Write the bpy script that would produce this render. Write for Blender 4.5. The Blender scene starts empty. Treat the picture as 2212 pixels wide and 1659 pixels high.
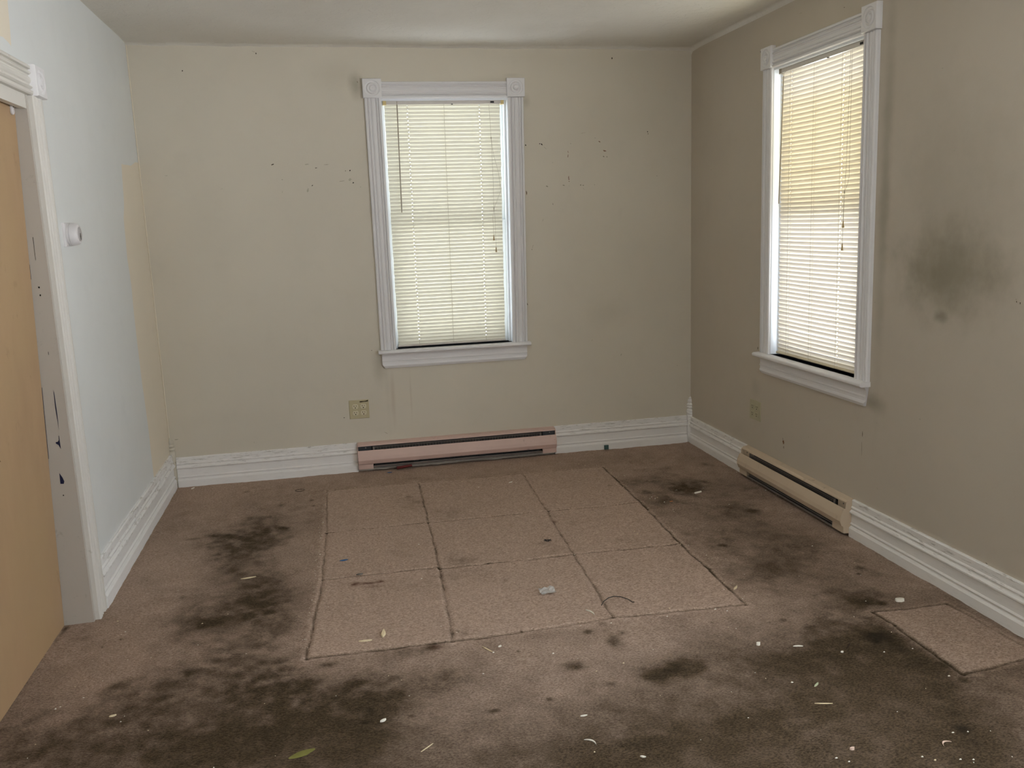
import bpy, bmesh, math, random
import numpy as np
from mathutils import Vector, Matrix, noise
random.seed(7)
R = math.radians
sc = bpy.context.scene
COL = sc.collection

CAM=(((0.977955, 0.071227, -0.196295, 0.955778), (-0.205859, 0.171163, -0.963496, -5.072529), (-0.035028, 0.982665, 0.182053, 1.413342), (0.0, 0.0, 0.0, 1.0)))
FOCAL=30.5146
W=3.1453
MARKS_BACK=[(0.6918, 1.7764, 0.021, 0.0079, 20, 'd'), (0.8741, 1.7733, 0.0314, 0.0079, 5, 'f'), (0.9229, 1.7526, 0.0157, 0.0058, 0, 'd'), (0.9806, 1.7699, 0.0341, 0.0031, 5, 'g'), (1.0828, 1.7337, 0.0079, 0.0079, 40, 'g'), (1.1071, 1.735, 0.0105, 0.0079, 30, 'k'), (1.0578, 1.6781, 0.0419, 0.0031, 5, 'g'), (1.1207, 1.6676, 0.0105, 0.0089, 20, 'k'), (0.8962, 1.6582, 0.0131, 0.0052, 35, 'd'), (1.1043, 1.6853, 0.0236, 0.0183, 20, 'f'), (0.8697, 1.6332, 0.0131, 0.0314, -20, 'f'), (0.7316, 1.6269, 0.0042, 0.0157, -10, 'f'), (1.1605, 1.6432, 0.0105, 0.0052, 0, 'f'), (0.737, 1.6942, 0.0105, 0.0079, 0, 'f'), (2.1206, 1.8556, 0.0105, 0.0079, -50, 'k'), (2.2048, 1.862, 0.0105, 0.0058, 10, 'k'), (2.2171, 1.8579, 0.0183, 0.0079, -40, 'k'), (2.2373, 1.8366, 0.0262, 0.0018, -40, 'g'), (2.3738, 1.8132, 0.0039, 0.0183, 15, 'b'), (2.3727, 1.7895, 0.0042, 0.0236, -5, 'b'), (2.3745, 1.6676, 0.0047, 0.0236, -3, 'r'), (2.3751, 1.6569, 0.0084, 0.0084, 0, 'r'), (2.3763, 1.6447, 0.0092, 0.0052, -35, 'b'), (2.2417, 1.6191, 0.0183, 0.0084, -25, 'g'), (2.3426, 1.6223, 0.0183, 0.0068, -15, 'g'), (2.3748, 1.6183, 0.0052, 0.0052, 0, 'f'), (2.4473, 1.6204, 0.0079, 0.0121, 0, 'g'), (2.4629, 1.6192, 0.0131, 0.0068, 0, 'g'), (2.4654, 1.5985, 0.0031, 0.021, 35, 'f'), (2.5331, 1.6209, 0.0079, 0.0052, -30, 'f'), (2.5675, 1.868, 0.021, 0.0068, -25, 'b'), (2.5411, 1.8895, 0.0131, 0.0047, -15, 'f'), (2.5978, 1.815, 0.0236, 0.0079, -15, 'b'), (2.5918, 1.7827, 0.0131, 0.0079, -20, 'g'), (2.6118, 1.7802, 0.0079, 0.0092, 0, 'g'), (2.4661, 1.9182, 0.0367, 0.0037, 8, 'f'), (2.8671, 1.9203, 0.0094, 0.0079, -10, 'k'), (2.8705, 1.9085, 0.0058, 0.0084, 0, 'd'), (2.2746, 1.5159, 0.0052, 0.0144, 10, 'g'), (2.2108, 1.4248, 0.0047, 0.0236, -20, 'f'), (2.9248, 1.6626, 0.0068, 0.0047, 0, 'g'), (2.2791, 1.7545, 0.0079, 0.0052, 0, 'f'), (2.3912, 1.8603, 0.0079, 0.0079, 0, 'f'), (2.6516, 2.3359, 0.0094, 0.0157, 0, 'd'), (0.6531, 2.3561, 0.0079, 0.0105, 0, 'd'), (0.6395, 2.3655, 0.0236, 0.0042, -20, 'f'), (0.2691, 2.2674, 0.0084, 0.0094, 0, 'd'), (2.1447, 1.2745, 0.0047, 0.0341, -18, 'f'), (2.1385, 1.2558, 0.0068, 0.0079, 0, 'g'), (2.1012, 0.9336, 0.0047, 0.0183, 15, 'd'), (0.0397, 0.2762, 0.0262, 0.0042, 5, 'g'), (1.2157, 0.2158, 0.0288, 0.0031, -30, 'g'), (0.9784, 0.3266, 0.0115, 0.0042, 5, 'd'), (0.4601, 0.2235, 0.0042, 0.0105, 0, 'f'), (2.4996, 0.6909, 0.0157, 0.0037, 40, 'f'), (2.6859, 0.5898, 0.0079, 0.0183, -20, 'f'), (3.0548, 0.4964, 0.0094, 0.0042, 0, 'f'), (2.3284, 0.4203, 0.0105, 0.0026, 60, 'f'), (0.1343, 1.7293, 0.0236, 0.0042, 0, 'f'), (0.4124, 1.6529, 0.0157, 0.0031, 0, 'f'), (1.1801, 2.2086, 0.0079, 0.0131, 20, 'g'), (1.1631, 0.7138, 0.0079, 0.0042, 0, 'd')]
MARKS_RIGHT=[(1.1655, 0.2743, 0.0253, 0.0264, -5, 'b'), (1.1588, 0.2897, 0.0041, 0.0168, 12, 'k'), (1.1698, 0.2488, 0.0064, 0.0192, 0, 'd'), (1.8265, 0.4697, 0.005, 0.03, 0, 'd'), (1.8257, 0.4038, 0.003, 0.084, 3, 'g'), (1.4212, 2.2013, 0.003, 0.0152, 22, 'k'), (0.854, 2.2133, 0.0049, 0.0132, 25, 'd'), (2.5798, 0.1777, 0.0126, 0.0027, -8, 'k'), (1.9227, 0.5398, 0.0093, 0.0038, 10, 'f'), (2.1899, 0.6143, 0.0104, 0.0072, 0, 'f'), (2.2139, 1.9024, 0.012, 0.0048, 0, 'f'), (2.2972, 1.6112, 0.0096, 0.0045, 0, 'f'), (1.9215, 1.615, 0.042, 0.0027, 15, 'f'), (2.6326, 1.103, 0.0049, 0.0075, 10, 'd'), (2.6486, 1.0998, 0.0038, 0.009, 0, 'd'), (2.6299, 1.1104, 0.008, 0.0045, 0, 'f'), (1.8762, 1.0406, 0.0124, 0.0057, 0, 'f'), (1.9349, 1.2129, 0.0348, 0.0019, 0, 'f'), (1.489, 0.4577, 0.004, 0.0264, 0, 'f'), (1.4012, 0.3567, 0.0041, 0.022, 0, 'f'), (0.407, 1.9101, 0.0177, 0.005, 0, 'f'), (0.2838, 1.6747, 0.0189, 0.0052, 0, 'f'), (1.2347, 2.3106, 0.0328, 0.004, 0, 'f'), (1.5839, 2.2533, 0.0102, 0.0036, 0, 'd'), (1.7827, 2.2001, 0.0081, 0.0034, 0, 'd'), (0.879, 0.7176, 0.0082, 0.0225, 0, 'd'), (1.9447, 0.2628, 0.0186, 0.004, -30, 'f')]
STAINS=[(0.509, -0.994, 0.162, 0.277, 0.55), (0.621, -0.897, 0.1, 0.061, 0.35), (0.45, -1.246, 0.111, 0.271, 0.4), (0.35, -0.977, 0.086, 0.128, 0.3), (0.388, -1.867, 0.136, 0.214, 0.5), (0.401, -2.289, 0.075, 0.062, 0.3), (0.632, -1.897, 0.102, 0.335, 0.5), (0.672, -2.408, 0.131, 0.155, 0.85), (0.761, -2.505, 0.085, 0.134, 0.4), (0.51, -2.225, 0.168, 0.174, 0.45), (0.586, -1.622, 0.101, 0.268, 0.45), (0.319, -2.383, 0.244, 0.168, 0.35), (0.741, -2.681, 0.263, 0.162, 0.45), (0.986, -2.566, 0.153, 0.13, 0.45), (0.977, -2.745, 0.104, 0.136, 0.35), (0.131, -2.589, 0.342, 0.209, 0.45), (0.53, -2.742, 0.253, 0.132, 0.4), (0.182, -2.317, 0.059, 0.042, 0.4), (0.359, -2.416, 0.02, 0.017, 0.5), (0.433, -1.9, 0.068, 0.056, 0.45), (0.407, -2.281, 0.015, 0.019, 0.7), (1.925, -2.681, 0.077, 0.048, 0.85), (1.998, -2.656, 0.064, 0.059, 0.6), (1.86, -2.708, 0.048, 0.036, 0.6), (1.813, -2.441, 0.033, 0.056, 0.75), (1.746, -2.351, 0.022, 0.023, 0.75), (1.862, -2.395, 0.019, 0.019, 0.7), (1.636, -2.571, 0.049, 0.034, 0.6), (1.722, -2.701, 0.019, 0.016, 0.6), (1.512, -2.74, 0.012, 0.012, 0.5), (1.843, -2.644, 0.02, 0.016, 0.3), (1.106, -2.326, 0.091, 0.051, 0.3), (1.208, -2.325, 0.028, 0.023, 0.6), (0.863, -2.346, 0.027, 0.019, 0.55), (0.939, -2.491, 0.043, 0.026, 0.5), (0.977, -2.67, 0.016, 0.03, 0.55), (0.958, -2.72, 0.018, 0.01, 0.6), (1.099, -2.724, 0.009, 0.01, 0.5), (1.21, -2.557, 0.127, 0.081, 0.25), (1.338, -2.758, 0.019, 0.012, 0.5), (2.74, -0.931, 0.114, 0.131, 0.7), (2.64, -0.721, 0.166, 0.096, 0.35), (2.494, -0.717, 0.119, 0.095, 0.25), (2.501, -0.912, 0.032, 0.037, 0.5), (2.53, -1.068, 0.132, 0.167, 0.3), (2.972, -1.05, 0.134, 0.205, 0.25), (2.886, -1.37, 0.033, 0.049, 0.45), (2.818, -1.312, 0.126, 0.181, 0.25), (2.762, -0.551, 0.044, 0.044, 0.35), (3.018, -0.537, 0.03, 0.053, 0.4), (2.86, -0.84, 0.028, 0.031, 0.5), (2.743, -0.863, 0.023, 0.031, 0.5), (2.503, -1.731, 0.226, 0.235, 0.3), (2.551, -1.746, 0.026, 0.02, 0.6), (2.567, -2.067, 0.224, 0.233, 0.35), (2.916, -1.858, 0.203, 0.266, 0.22), (2.772, -2.354, 0.128, 0.123, 0.45), (2.602, -2.504, 0.167, 0.151, 0.35), (2.678, -2.634, 0.066, 0.08, 0.75), (2.781, -2.398, 0.048, 0.048, 0.6), (2.677, -2.686, 0.058, 0.069, 0.6), (2.705, -2.743, 0.057, 0.058, 0.6), (2.562, -2.703, 0.156, 0.156, 0.4), (2.691, -2.865, 0.068, 0.072, 0.45), (2.648, -2.995, 0.058, 0.054, 0.5), (2.595, -3.122, 0.049, 0.039, 0.6), (2.566, -3.185, 0.031, 0.022, 0.8), (2.57, -3.242, 0.07, 0.053, 0.3), (2.75, -2.884, 0.011, 0.015, 0.7), (2.96, -2.126, 0.028, 0.025, 0.5), (3.0, -2.072, 0.021, 0.021, 0.4), (2.845, -2.429, 0.022, 0.02, 0.8), (2.917, -2.176, 0.01, 0.012, 0.8), (2.979, -2.19, 0.068, 0.055, 0.2), (2.749, -2.968, 0.013, 0.014, 0.5), (2.13, -3.032, 0.369, 0.173, 0.3), (1.843, -3.048, 0.361, 0.114, 0.2), (2.175, -2.721, 0.195, 0.151, 0.2), (1.722, -2.821, 0.184, 0.092, 0.12), (2.415, -2.726, 0.21, 0.152, 0.3), (1.714, -3.035, 0.109, 0.059, 0.25), (1.425, -1.586, 0.065, 0.056, 0.65), (1.373, -1.526, 0.031, 0.047, 0.3), (1.415, -1.772, 0.163, 0.112, 0.35), (1.171, -1.771, 0.144, 0.072, 0.2), (1.183, -1.413, 0.119, 0.118, 0.2), (1.463, -0.952, 0.133, 0.096, 0.25), (1.299, -0.747, 0.093, 0.147, 0.35), (1.286, -0.622, 0.024, 0.04, 0.5), (1.816, -1.49, 0.059, 0.054, 0.4), (2.347, -0.767, 0.016, 0.027, 0.8), (2.158, -1.566, 0.156, 0.053, 0.3), (1.56, -1.909, 0.088, 0.084, 0.15), (1.556, -1.838, 0.018, 0.013, 0.4), (1.824, -1.58, 0.058, 0.052, 0.3), (1.986, -1.893, 0.16, 0.087, 0.15), (2.009, -1.266, 0.063, 0.061, 0.3), (1.61, -0.848, 0.137, 0.143, 0.15), (0.314, -0.934, 0.065, 0.033, 0.5), (0.225, -0.938, 0.035, 0.02, 0.4), (0.648, -0.905, 0.04, 0.041, 0.5), (0.773, -0.513, 0.01, 0.02, 0.9), (0.786, -0.606, 0.009, 0.016, 0.6), (0.617, -0.551, 0.014, 0.032, 0.6), (0.415, -0.244, 0.018, 0.018, 0.5), (0.289, -1.64, 0.015, 0.019, 0.6), (0.133, -1.947, 0.005, 0.008, 0.9), (0.082, -1.997, 0.005, 0.008, 0.7), (-0.097, -1.727, 0.009, 0.03, 0.6), (-0.089, -1.801, 0.01, 0.041, 0.8), (-0.089, -1.846, 0.008, 0.032, 0.6), (-0.09, -1.902, 0.01, 0.031, 0.5), (0.013, -1.913, 0.023, 0.016, 0.4), (1.284, -2.234, 0.016, 0.017, 0.6), (1.328, -2.257, 0.019, 0.017, 0.6), (1.219, -2.297, 0.006, 0.007, 0.7), (1.309, -2.234, 0.006, 0.009, 0.9), (1.527, -2.285, 0.005, 0.007, 0.9), (1.566, -2.289, 0.006, 0.007, 0.9), (1.484, -2.426, 0.006, 0.009, 0.8), (1.647, -2.308, 0.005, 0.007, 0.8), (1.807, -2.361, 0.012, 0.01, 0.5), (2.189, -2.404, 0.006, 0.01, 0.7), (2.498, -2.529, 0.024, 0.015, 0.5), (2.434, -2.455, 0.025, 0.016, 0.5), (1.669, -2.074, 0.002, 0.004, 0.1), (0.845, -2.166, 0.009, 0.014, 0.4), (1.82, -2.306, 0.022, 0.014, 0.6), (1.843, -2.27, 0.019, 0.011, 0.5), (1.939, -1.147, 0.013, 0.045, 0.6), (1.936, -1.059, 0.011, 0.034, 0.4), (2.356, -1.919, 0.054, 0.036, 0.25), (2.28, -1.906, 0.036, 0.022, 0.3)]
RED_STAINS=[(1.027, -1.714, 0.047, 0.015, 0.8), (0.971, -1.717, 0.013, 0.019, 0.8), (1.068, -1.707, 0.011, 0.019, 0.7), (1.034, -1.754, 0.04, 0.014, 0.4), (1.216, -2.324, 0.024, 0.02, 0.5), (1.917, -1.223, 0.011, 0.031, 0.6)]
CRUMBS=[(0.403, -1.899), (0.488, -1.843), (0.087, -1.792), (0.125, -1.911), (0.135, -1.892), (0.192, -2.126), (0.267, -2.13), (0.142, -2.253), (0.063, -2.27), (0.108, -2.348), (-0.008, -2.398), (0.022, -2.395), (0.051, -2.387), (0.26, -2.499), (0.255, -2.526), (0.716, -2.824), (-0.005, -2.654), (-0.036, -2.586), (0.585, -2.193), (0.413, -2.08), (0.556, -2.835), (0.669, -2.542), (0.882, -2.554), (1.048, -2.474), (1.086, -2.511), (1.344, -2.544), (1.401, -2.416), (1.303, -2.243), (0.845, -2.105), (0.753, -1.948), (0.819, -1.943), (0.79, -1.926), (0.798, -1.815), (0.86, -1.897), (0.803, -1.691), (0.818, -1.477), (0.826, -1.338), (0.827, -1.124), (0.845, -0.702), (0.848, -0.602), (0.835, -0.916), (0.837, -0.896), (1.008, -0.359), (1.146, -0.36), (0.857, -0.363), (1.594, -0.445), (1.666, -0.576), (1.877, -0.566), (1.873, -0.806), (1.847, -0.886), (1.833, -0.904), (1.847, -0.932), (1.731, -0.641), (1.233, -1.732), (2.338, -0.345), (2.405, -0.358), (2.454, -0.476), (2.464, -0.586), (2.49, -0.605), (2.418, -0.799), (2.407, -1.051), (2.408, -1.075), (2.475, -1.042), (2.5, -1.05), (2.495, -1.016), (2.525, -1.113), (2.519, -1.032), (2.52, -1.239), (2.514, -1.266), (2.398, -1.415), (2.4, -1.222), (2.401, -1.519), (2.814, -1.244), (2.806, -0.953), (2.464, -1.863), (2.488, -1.886), (2.49, -2.054), (2.535, -1.901), (2.43, -1.826), (2.348, -2.169), (2.376, -2.109), (2.379, -2.26), (2.244, -2.315), (2.28, -2.338), (2.226, -2.459), (2.247, -2.476), (2.056, -2.32), (2.085, -2.269), (1.738, -2.304), (1.846, -2.317), (1.727, -2.454), (1.593, -2.47), (1.796, -2.594), (1.662, -2.525), (1.696, -2.621), (1.838, -2.808), (2.05, -2.847), (2.184, -2.806), (2.25, -2.847), (2.034, -2.987), (1.861, -3.05), (1.563, -3.03), (1.919, -2.538), (2.25, -2.844), (2.734, -2.643), (2.729, -2.76), (2.627, -2.757), (2.683, -2.504), (2.964, -2.077), (2.903, -1.86), (3.034, -1.446), (3.241, -0.734), (3.093, -1.09), (3.226, -0.98), (3.138, -1.178), (3.168, -0.916), (2.533, -3.197), (2.573, -3.205), (2.634, -3.217), (2.383, -3.271), (2.404, -3.293), (2.469, -3.306), (2.5, -3.315), (2.603, -3.33), (2.189, -3.242), (2.166, -3.22), (2.609, -2.984), (2.722, -2.941), (2.797, -2.403), (2.491, -3.327), (2.453, -3.069), (2.25, -2.844), (1.393, -0.657), (1.261, -1.35), (1.896, -1.669), (2.239, -1.469), (2.239, -1.506), (2.374, -1.68), (2.087, -1.743), (2.218, -0.23), (2.311, -0.305)]

H = 2.40                      # ceiling height in metres
Y_REAR = -6.30

# ------------------------------------------------------------------ camera
cd = bpy.data.cameras.new('camera'); cam = bpy.data.objects.new('camera', cd); COL.objects.link(cam)
cam.matrix_world = Matrix(CAM)
cd.sensor_fit = 'HORIZONTAL'; cd.sensor_width = 36.0; cd.lens = FOCAL
cd.clip_start = 0.02; cd.clip_end = 200
sc.camera = cam

# ------------------------------------------------------------------ world, exposure
SKY, YARD = 14.0, 22.0      # overcast sky above the horizon, pale sunlit yard below it
w = bpy.data.worlds.new('daylight'); sc.world = w; w.use_nodes = True
bg = w.node_tree.nodes['Background']
_t = w.node_tree; _g = _t.nodes.new('ShaderNodeTexCoord'); _s = _t.nodes.new('ShaderNodeSeparateXYZ'); _t.links.new(_g.outputs['Generated'], _s.inputs[0])
_r = _t.nodes.new('ShaderNodeMapRange'); _r.interpolation_type = 'SMOOTHSTEP'; _t.links.new(_s.outputs['Z'], _r.inputs[0])
_r.inputs[1].default_value = -.06; _r.inputs[2].default_value = .10
_m = _t.nodes.new('ShaderNodeMix'); _m.data_type = 'RGBA'; _t.links.new(_r.outputs[0], _m.inputs[0])
_m.inputs[6].default_value = (.95 * YARD, .97 * YARD, 1.0 * YARD, 1); _m.inputs[7].default_value = (.88 * SKY, .93 * SKY, 1.0 * SKY, 1)
_t.links.new(_m.outputs[2], bg.inputs['Color'])
sc.view_settings.view_transform = 'Standard'; sc.view_settings.look = 'None'
sc.view_settings.gamma = 1.0; sc.view_settings.use_curve_mapping = False
sc.view_settings.exposure = 0.32
sc.cycles.max_bounces = 10; sc.cycles.diffuse_bounces = 8; sc.cycles.transparent_max_bounces = 24
sc.cycles.transmission_bounces = 8
sc.cycles.use_denoising = True
sc.cycles.sample_clamp_indirect = 8.0

def portal(name, centre, size, direction):
    l = bpy.data.lights.new(name, 'AREA'); l.shape = 'RECTANGLE'; l.size, l.size_y = size
    l.cycles.is_portal = True
    o = bpy.data.objects.new(name, l); COL.objects.link(o); o.location = centre
    o.rotation_euler = Vector(direction).to_track_quat('-Z', 'Z').to_euler()
    return o

# window openings: wall frame (u along wall, d into room, z up)
WIN1 = dict(u0=1.305, u1=2.010, z0=0.712, z1=2.108, warp=(-.001, .009, .001, -.009))
WIN2 = dict(u0=1.010, u1=1.762, z0=0.705, z1=2.100, warp=(-.005, -.010, .009, .009))
portal('sky_portal', (1.66, .17, 1.41), (.74, 1.44), (0, -1, 0))
portal('sky_portal', (W + .17, -1.386, 1.41), (.76, 1.44), (-1, 0, 0))
FILL_WIN_REAR = (1.75, 3.05, 0.75, 2.15)       # unseen window added in the rear wall for fill light
portal('sky_portal', (2.4, Y_REAR - .16, 1.45), (1.3, 1.4), (0, 1, 0))
FILL_WIN_RIGHT = (3.35, 4.35, 0.70, 2.15)     # unseen window added farther along the right wall for fill light
portal('sky_portal', (W + .16, -3.85, 1.42), (1.0, 1.45), (-1, 0, 0))

# ------------------------------------------------------------------ materials
def srgb(r, g, b):
    f = lambda c: (c/255/12.92) if c/255 <= .04045 else ((c/255+.055)/1.055)**2.4
    return (f(r), f(g), f(b), 1)

class NT:
    def __init__(s, name):
        s.m = bpy.data.materials.new(name); s.m.use_nodes = True; s.t = s.m.node_tree
        s.t.nodes.clear()
        s.out = s.t.nodes.new('ShaderNodeOutputMaterial')
    def n(s, kind, **kw):
        nd = s.t.nodes.new('ShaderNode' + kind)
        for k, v in kw.items():
            if k in ('operation', 'data_type', 'blend_type', 'interpolation_type', 'attribute_name', 'noise_dimensions', 'feature', 'distance', 'musgrave_type', 'noise_type', 'voronoi_dimensions', 'wave_type', 'bands_direction', 'clamp', 'use_clamp'):
                setattr(nd, k, v)
        return nd
    def link(s, a, b): s.t.links.new(a, b)
    def math(s, op, a, b=None, c=None, clamp=False):
        nd = s.t.nodes.new('ShaderNodeMath'); nd.operation = op; nd.use_clamp = clamp
        for i, v in enumerate((a, b, c)):
            if v is None: continue
            if isinstance(v, (int, float)): nd.inputs[i].default_value = v
            else: s.link(v, nd.inputs[i])
        return nd.outputs[0]
    def coord(s):
        g = s.t.nodes.new('ShaderNodeNewGeometry'); return g.outputs['Position']
    def noise(s, vec, scale, detail=3, rough=.5, dist=0):
        nd = s.t.nodes.new('ShaderNodeTexNoise'); s.link(vec, nd.inputs['Vector'])
        nd.inputs['Scale'].default_value = scale; nd.inputs['Detail'].default_value = detail
        nd.inputs['Roughness'].default_value = rough; nd.inputs['Distortion'].default_value = dist
        return nd.outputs['Fac']
    def mapping(s, vec, scale=(1, 1, 1), loc=(0, 0, 0), rot=(0, 0, 0)):
        nd = s.t.nodes.new('ShaderNodeMapping'); s.link(vec, nd.inputs[0])
        nd.inputs['Scale'].default_value = scale; nd.inputs['Location'].default_value = loc; nd.inputs['Rotation'].default_value = rot
        return nd.outputs[0]
    def ramp(s, fac, lo, hi):
        nd = s.t.nodes.new('ShaderNodeMapRange'); s.link(fac, nd.inputs[0])
        nd.inputs[1].default_value = lo; nd.inputs[2].default_value = hi; nd.interpolation_type = 'SMOOTHSTEP'
        return nd.outputs[0]
    def mix(s, fac, a, b, mode='MIX'):
        nd = s.t.nodes.new('ShaderNodeMix'); nd.data_type = 'RGBA'; nd.blend_type = mode
        if isinstance(fac, (int, float)): nd.inputs[0].default_value = fac
        else: s.link(fac, nd.inputs[0])
        for i, v in ((6, a), (7, b)):
            if isinstance(v, tuple): nd.inputs[i].default_value = v
            else: s.link(v, nd.inputs[i])
        return nd.outputs[2]
    def bump(s, h, strength, dist):
        nd = s.t.nodes.new('ShaderNodeBump'); s.link(h, nd.inputs['Height'])
        nd.inputs['Strength'].default_value = strength; nd.inputs['Distance'].default_value = dist
        return nd.outputs[0]
    def bsdf(s, col, rough=.6, spec=.3, normal=None, metal=0.0):
        nd = s.t.nodes.new('ShaderNodeBsdfPrincipled')
        if isinstance(col, tuple): nd.inputs['Base Color'].default_value = col
        else: s.link(col, nd.inputs['Base Color'])
        if isinstance(rough, (int, float)): nd.inputs['Roughness'].default_value = rough
        else: s.link(rough, nd.inputs['Roughness'])
        nd.inputs['Specular IOR Level'].default_value = spec; nd.inputs['Metallic'].default_value = metal
        if normal is not None: s.link(normal, nd.inputs['Normal'])
        return nd.outputs[0]
    def done(s, sh): s.link(sh, s.out.inputs['Surface']); return s.m

def simple(name, col, rough=.5, spec=.4, metal=0.0, var=.06, scale=30, dirt_shade=None):
    t = NT(name); p = t.coord()
    n = t.noise(p, scale, 4)
    dark = tuple(c * (1 - var * 2) for c in col[:3]) + (1,)
    c = t.mix(n, dark, tuple(min(1, c * (1 + var)) for c in col[:3]) + (1,))
    if dirt_shade:
        k = t.ramp(t.noise(p, dirt_shade[1], 6, .65), dirt_shade[2], dirt_shade[2] + .12)
        c = t.mix(t.math('MULTIPLY', k, dirt_shade[3]), c, dirt_shade[0])
    return t.done(t.bsdf(c, rough, spec, t.bump(n, .15, .002), metal))

def wall_mat(name, col, blobs=(), bump=.18, streaks=(), tint=None):
    """eggshell wall paint over plaster; blobs are grime stains and painted shadows with their own outline"""
    t = NT(name); p = t.coord()
    big = t.noise(p, 1.1, 3, .55)
    c = t.mix(t.ramp(big, .3, .7), tuple(x * .965 for x in col[:3]) + (1,), tuple(min(1, x * 1.02) for x in col[:3]) + (1,))
    fine = t.noise(p, 7, 5, .6)
    c = t.mix(t.math('MULTIPLY', t.ramp(fine, .5, .78), .12), c, tuple(x * .75 for x in col[:3]) + (1,))
    for (ax, u, z, ru, rz, s, stain) in blobs:
        sc_ = (1 / ru, 1, 1 / rz) if ax == 'x' else (1, 1 / ru, 1 / rz)
        lo = (-u / ru, 0, -z / rz) if ax == 'x' else (0, -u / ru, -z / rz)
        q = t.mapping(p, sc_, lo)
        m2 = t.mapping(q, (1, 0, 1) if ax == 'x' else (0, 1, 1))
        ln = t.t.nodes.new('ShaderNodeVectorMath'); ln.operation = 'LENGTH'; t.link(m2, ln.inputs[0])
        wob = t.math('MULTIPLY', t.math('SUBTRACT', t.noise(p, 9, 5, .6), .5), .9)
        d = t.math('ADD', ln.outputs['Value'], wob)
        k = t.math('SUBTRACT', 1.0, t.ramp(d, .0, 1.15))
        c = t.mix(t.math('MULTIPLY', k, s), c, stain)
    n1 = t.noise(p, 130, 3, .6); n2 = t.noise(p, 3.0, 3)
    hgt = t.math('ADD', t.math('MULTIPLY', n1, .0006), t.math('MULTIPLY', n2, .010))
    b = t.bump(hgt, bump * 3, 1.0)
    return t.done(t.bsdf(c, .55, .28, b))

M = {}
cream = srgb(206, 199, 183)
GR = srgb(112, 106, 84)
M['wall_back'] = wall_mat('cream wall paint, scuffed', cream, [
    ('x', 1.270, .43, .018, .20, .22, srgb(150, 120, 95)), ('x', 1.375, .43, .008, .18, .16, srgb(150, 125, 100)),
    ('x', 1.24, .95, .02, .9, .10, GR), ('x', 1.17, 2.19, .05, .09, .45, GR), ('x', 2.13, 2.10, .03, .05, .25, GR),
    ('x', 1.08, 2.25, .20, .10, .10, GR), ('x', 1.20, .62, .05, .12, .30, GR), ('x', 2.6, .86, .18, .12, .10, GR), ('x', 2.05, 2.243, .06, .014, .14, GR)])
M['wall_right'] = wall_mat('cream wall paint, grimy', srgb(193, 184, 169), [
    ('y', -2.30, 1.19, .36, .22, .55, srgb(104, 96, 72)), ('y', -2.20, 1.17, .15, .10, .18, srgb(90, 82, 60)),
    ('y', -2.27, 1.02, .05, .03, .5, srgb(100, 94, 72)), ('y', -1.91, 1.5, .045, 1.0, .35, GR), ('y', -1.90, .62, .10, .05, .45, GR),  # last two are painted shadows beside the window casing and apron
    ('y', -.86, .50, .07, .06, .16, GR), ('y', -2.28, 1.42, .42, .5, .22, GR)])
M['paint_blue'] = wall_mat('pale grey-blue wall paint', srgb(220, 223, 221))
M['paint_cream_left'] = wall_mat('bare cream wall paint', srgb(228, 219, 200))
M['ceiling'] = None

t = NT('knockdown ceiling paint'); p = t.coord()
c = t.mix(t.ramp(t.noise(p, 1.3, 3), .3, .7), srgb(216, 212, 203), srgb(225, 222, 214))
v = t.noise(p, 26, 4, .55, .6); kn = t.ramp(v, .50, .60)
fine = t.noise(p, 160, 2)
hgt = t.math('ADD', t.math('MULTIPLY', kn, .0011), t.math('MULTIPLY', fine, .0004))
M['ceiling'] = t.done(t.bsdf(c, .8, .2, t.bump(hgt, .8, 1.0)))

WHITE = srgb(228, 227, 227)
def trim_mat(name, col, wear, amount, thr=.56, stretch=None):
    t = NT(name); p = t.coord()
    n = t.noise(p, 9, 4)
    c = t.mix(n, tuple(x * .95 for x in col[:3]) + (1,), col)
    q = t.mapping(p, stretch) if stretch else p
    k = t.ramp(t.noise(q, 20, 8, .72), thr, thr + .12)
    if stretch:      # paint rubbed off mostly along the upper mouldings
        sp = t.t.nodes.new('ShaderNodeSeparateXYZ'); t.link(p, sp.inputs[0])
        k = t.math('MULTIPLY', k, t.math('ADD', .18, t.ramp(sp.outputs['Z'], .09, .14)), clamp=True)
    c = t.mix(t.math('MULTIPLY', k, amount), c, wear)
    return t.done(t.bsdf(c, .45, .35))
M['trim'] = trim_mat('white gloss trim paint', WHITE, srgb(170, 165, 158), .12, .60)
M['base'] = trim_mat('white baseboard paint, scuffed', srgb(234, 232, 228), srgb(138, 130, 118), .55, .53, (.7, .7, 6.0))
M['base_left'] = trim_mat('white baseboard paint, chipped', srgb(234, 234, 232), srgb(144, 136, 122), .45, .52, (.8, .8, 4.0))
M['corner'] = trim_mat('cream corner bead paint', srgb(200, 194, 178), srgb(110, 102, 88), .7, .54)
M['jamb'] = trim_mat('grey-beige jamb paint', srgb(184, 178, 168), srgb(150, 140, 128), .5, .60)
M['door_trim'] = trim_mat('white door casing paint', srgb(214, 211, 203), srgb(150, 140, 124), .5, .62)
M['vinyl'] = simple('white vinyl sash', srgb(232, 236, 240), .35, .4, var=.02)
M['door'] = None
t = NT('tan birch veneer door'); p = t.coord()
gr = t.noise(t.mapping(p, (12, 3, .9)), 4, 5, .6, .5)
bl = t.noise(p, 1.7, 4, .6)
c = t.mix(gr, srgb(162, 133, 101), srgb(183, 153, 118))
c = t.mix(t.ramp(bl, .35, .75), c, srgb(174, 147, 110))
sm = t.ramp(t.noise(t.mapping(p, (1, 1.6, 1)), 5, 7, .7), .60, .70)
c = t.mix(t.math('MULTIPLY', sm, .30), c, srgb(122, 96, 66))
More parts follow.
